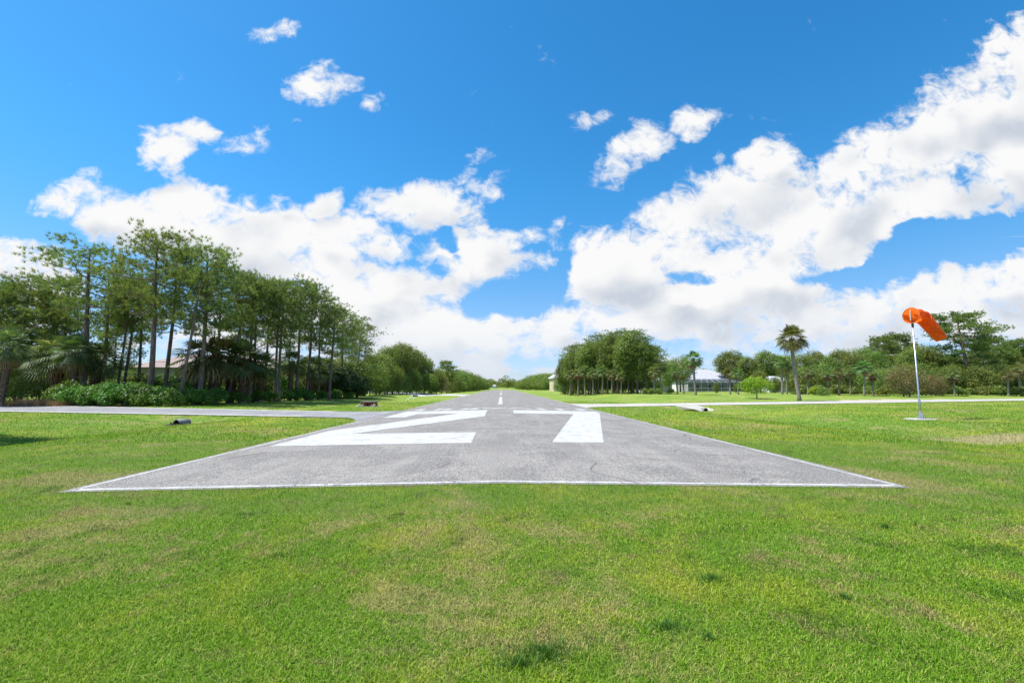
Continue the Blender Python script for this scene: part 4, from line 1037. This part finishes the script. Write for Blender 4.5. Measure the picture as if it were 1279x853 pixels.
def field(vec, lst):
    """smooth union of ellipses: wt at the centre, 0 on the rim, negative outside; vec = (u, w, 1)"""
    acc = None
    for cx, cy, rx_, ry_, rot, wt in lst:
        u0, w0 = tan_pt(cx, cy); c_, s_ = math.cos(R(rot)), math.sin(R(rot))
        a = tan_pt(cx+rx_*.5*c_, cy+rx_*.5*s_); b = tan_pt(cx-rx_*.5*c_, cy-rx_*.5*s_); L1 = math.hypot(a[0]-b[0], a[1]-b[1]); ang = math.atan2(a[1]-b[1], a[0]-b[0])
        a = tan_pt(cx-ry_*.5*s_, cy+ry_*.5*c_); b = tan_pt(cx+ry_*.5*s_, cy-ry_*.5*c_); L2 = math.hypot(a[0]-b[0], a[1]-b[1])
        ca, sa = math.cos(ang), math.sin(ang)
        p = q.node('ShaderNodeVectorMath', operation='DOT_PRODUCT', ins={0:vec,1:(ca/L1, sa/L1, -(ca*u0+sa*w0)/L1)}).outputs['Value']
        o = q.node('ShaderNodeVectorMath', operation='DOT_PRODUCT', ins={0:vec,1:(-sa/L2, ca/L2, (sa*u0-ca*w0)/L2)}).outputs['Value']
        rr = q.math('MULTIPLY_ADD', p, p, q.math('MULTIPLY', o, o))
        v = q.math('MULTIPLY_ADD', rr, -wt*.9, wt*.9-.06)
        acc = v if acc is None else q.node('ShaderNodeMath', operation='SMOOTH_MAX', ins={0:acc,1:v,2:.12}).outputs[0]
    return acc
def noise2(vec, scale, detail, rough, dist=0, col=False):
    return q.node('ShaderNodeTexNoise', noise_dimensions='2D', ins={'Vector':vec,'Scale':scale,'Detail':detail,'Roughness':rough,'Distortion':dist}).outputs[1 if col else 0]
def base_field(vec, warp):
    v2 = q.vmath('ADD', vec, warp)
    ng = q.math('MULTIPLY', q.math('MAXIMUM', field(v2, HOLES), 0), 1.7)
    sw = q.node('ShaderNodeSeparateXYZ', ins={0:vec}).outputs[1]
    nb = noise2(q.vmath('MULTIPLY', vec, (2.0,8.5,1)), 1.6, 4, .6)
    belt = q.math('MULTIPLY', q.math('MULTIPLY', q.ramp(sw,.0,.04,.6,1), q.ramp(sw,.13,.22,1,0)), q.ramp(nb,.38,.60,.25,1.1))
    return q.math('MAXIMUM', field(v2, CL), q.math('SUBTRACT', belt, .5)), ng
nz = q.vmath('MULTIPLY', UW, (1,1.25,0))
wv = q.vmath('MULTIPLY', q.vmath('SUBTRACT', noise2(nz, 7.0, 3, .6, 0, True), (.5,.5,.5)), (.10,.08,0))
p1, h1_ = base_field(UW, wv)
p2, h2_ = base_field(q.vmath('ADD', UW, (-.02,.060,0)), wv)
n1 = noise2(nz, 6.0, 5, .58, .2); n2 = noise2(nz, 26, 5, .68, .5)
vo = q.node('ShaderNodeTexVoronoi', feature='F1', voronoi_dimensions='2D', normalize=True, ins={'Vector':q.vmath('ADD', nz, q.vmath('MULTIPLY', wv, (.4,.4,0))),'Scale':13.0,'Detail':2.0,'Roughness':.55}).outputs[0]
puff = q.math('SUBTRACT', .30, vo)
d1 = q.math('SUBTRACT', q.math('MINIMUM', p1, .75), h1_)
d1 = q.math('ADD', d1, q.math('MULTIPLY', q.math('SUBTRACT', n1, .5), 1.9))
d1 = q.math('ADD', d1, q.math('MULTIPLY', puff, .75))
d1 = q.math('ADD', d1, q.math('MULTIPLY', q.math('SUBTRACT', n2, .5), 1.0))
nl1 = noise2(nz, 5.0, 2, .5); nl2 = noise2(q.vmath('ADD', nz, (-.02,.075,0)), 5.0, 2, .5)
dg = q.math('SUBTRACT', q.math('SUBTRACT', p2, h2_), q.math('SUBTRACT', p1, h1_))
dg = q.math('MAXIMUM', q.math('MINIMUM', dg, .6), -.6)
dg = q.math('ADD', q.math('MULTIPLY', dg, .5), q.math('MULTIPLY', q.math('SUBTRACT', nl2, nl1), 1.5))
dg = q.math('SUBTRACT', dg, q.math('MULTIPLY', puff, .34))
dg = q.math('SUBTRACT', dg, q.math('MULTIPLY', q.math('SUBTRACT', n2, .5), .20))
alpha = q.ramp(d1, -.02, .68)
front = q.ramp(sep.outputs[1], .06, .25)
# clouds elsewhere round the sky (behind the photographer)
zc = q.math('MAXIMUM', sep.outputs[2], .05)
pv = q.node('ShaderNodeCombineXYZ', ins={0:q.math('DIVIDE',sep.outputs[0],zc),1:q.math('DIVIDE',sep.outputs[1],zc),2:0.0}).outputs[0]
db = q.ramp(q.node('ShaderNodeTexNoise', noise_dimensions='2D', ins={'Vector':pv,'Scale':.55,'Detail':4,'Roughness':.58}).outputs[0], .50, .64)
alpha = q.mix(front, db, alpha)
up = q.ramp(sep.outputs[2], -.01, .015)
alpha = q.math('MULTIPLY', alpha, up)
A_, B_ = tan_pt(1170, 299), tan_pt(1290, 295); sl = (B_[1]-A_[1])/(B_[0]-A_[0])
off_ = q.math('ABSOLUTE', q.node('ShaderNodeVectorMath', operation='DOT_PRODUCT', ins={0:UW,1:(-sl, 1.0, sl*A_[0]-A_[1])}).outputs['Value'])
trail = q.math('MULTIPLY', q.math('MULTIPLY', q.ramp(off_, .0, .0022, .30, 0), q.ramp(U, A_[0], A_[0]+.06)), q.ramp(n1,.35,.6))
alpha = q.math('MAXIMUM', alpha, q.math('MULTIPLY', trail, q.ramp(U, 1.6, 1.7, 1, 0)))
shade = q.ramp(dg, -.28, .60)
thick = q.ramp(d1, .1, 1.0)
shade = q.math('MULTIPLY', shade, q.math('MULTIPLY_ADD', thick, .75, .25))
ccol = q.mix(shade, (1.0,1.0,1.0), (.60,.66,.755))
ccol = q.mix(q.ramp(sep.outputs[2], .17, .0, 0, .6), ccol, (.66,.76,.90))
hsv = q.node('ShaderNodeHueSaturation', ins={'Hue':.5,'Saturation':1.22,'Value':1.02,'Color':q.mix(1.0, sky.outputs[0], (.78,1.03,1.10), 'MULTIPLY')})
skc = q.mix(q.ramp(sep.outputs[2], .42, .02, 0, 1), hsv.outputs[0], q.mix(1.0, hsv.outputs[0], (1.30,.74,.77), 'MULTIPLY'))
skc = q.mix(q.ramp(sep.outputs[2], .20, .0, 0, 1), skc, q.mix(1.0, skc, (.60,.92,1.25), 'MULTIPLY'))
b1 = q.node('ShaderNodeBackground', ins={0:skc,1:.10}); b2 = q.node('ShaderNodeBackground', ins={0:ccol,1:.535})
mx = q.node('ShaderNodeMixShader', ins={0:alpha,1:b1.outputs[0],2:b2.outputs[0]}); q.l.new(mx.outputs[0], out.inputs[0])
#SKY_END
W.cycles.sampling_method = 'MANUAL'; W.cycles.sample_map_resolution = 512
S.view_settings.view_transform = 'Standard'; S.view_settings.look = 'None'; S.view_settings.exposure = 0.85; S.view_settings.gamma = 1
S.view_settings.use_curve_mapping = False
S.render.engine = 'CYCLES'
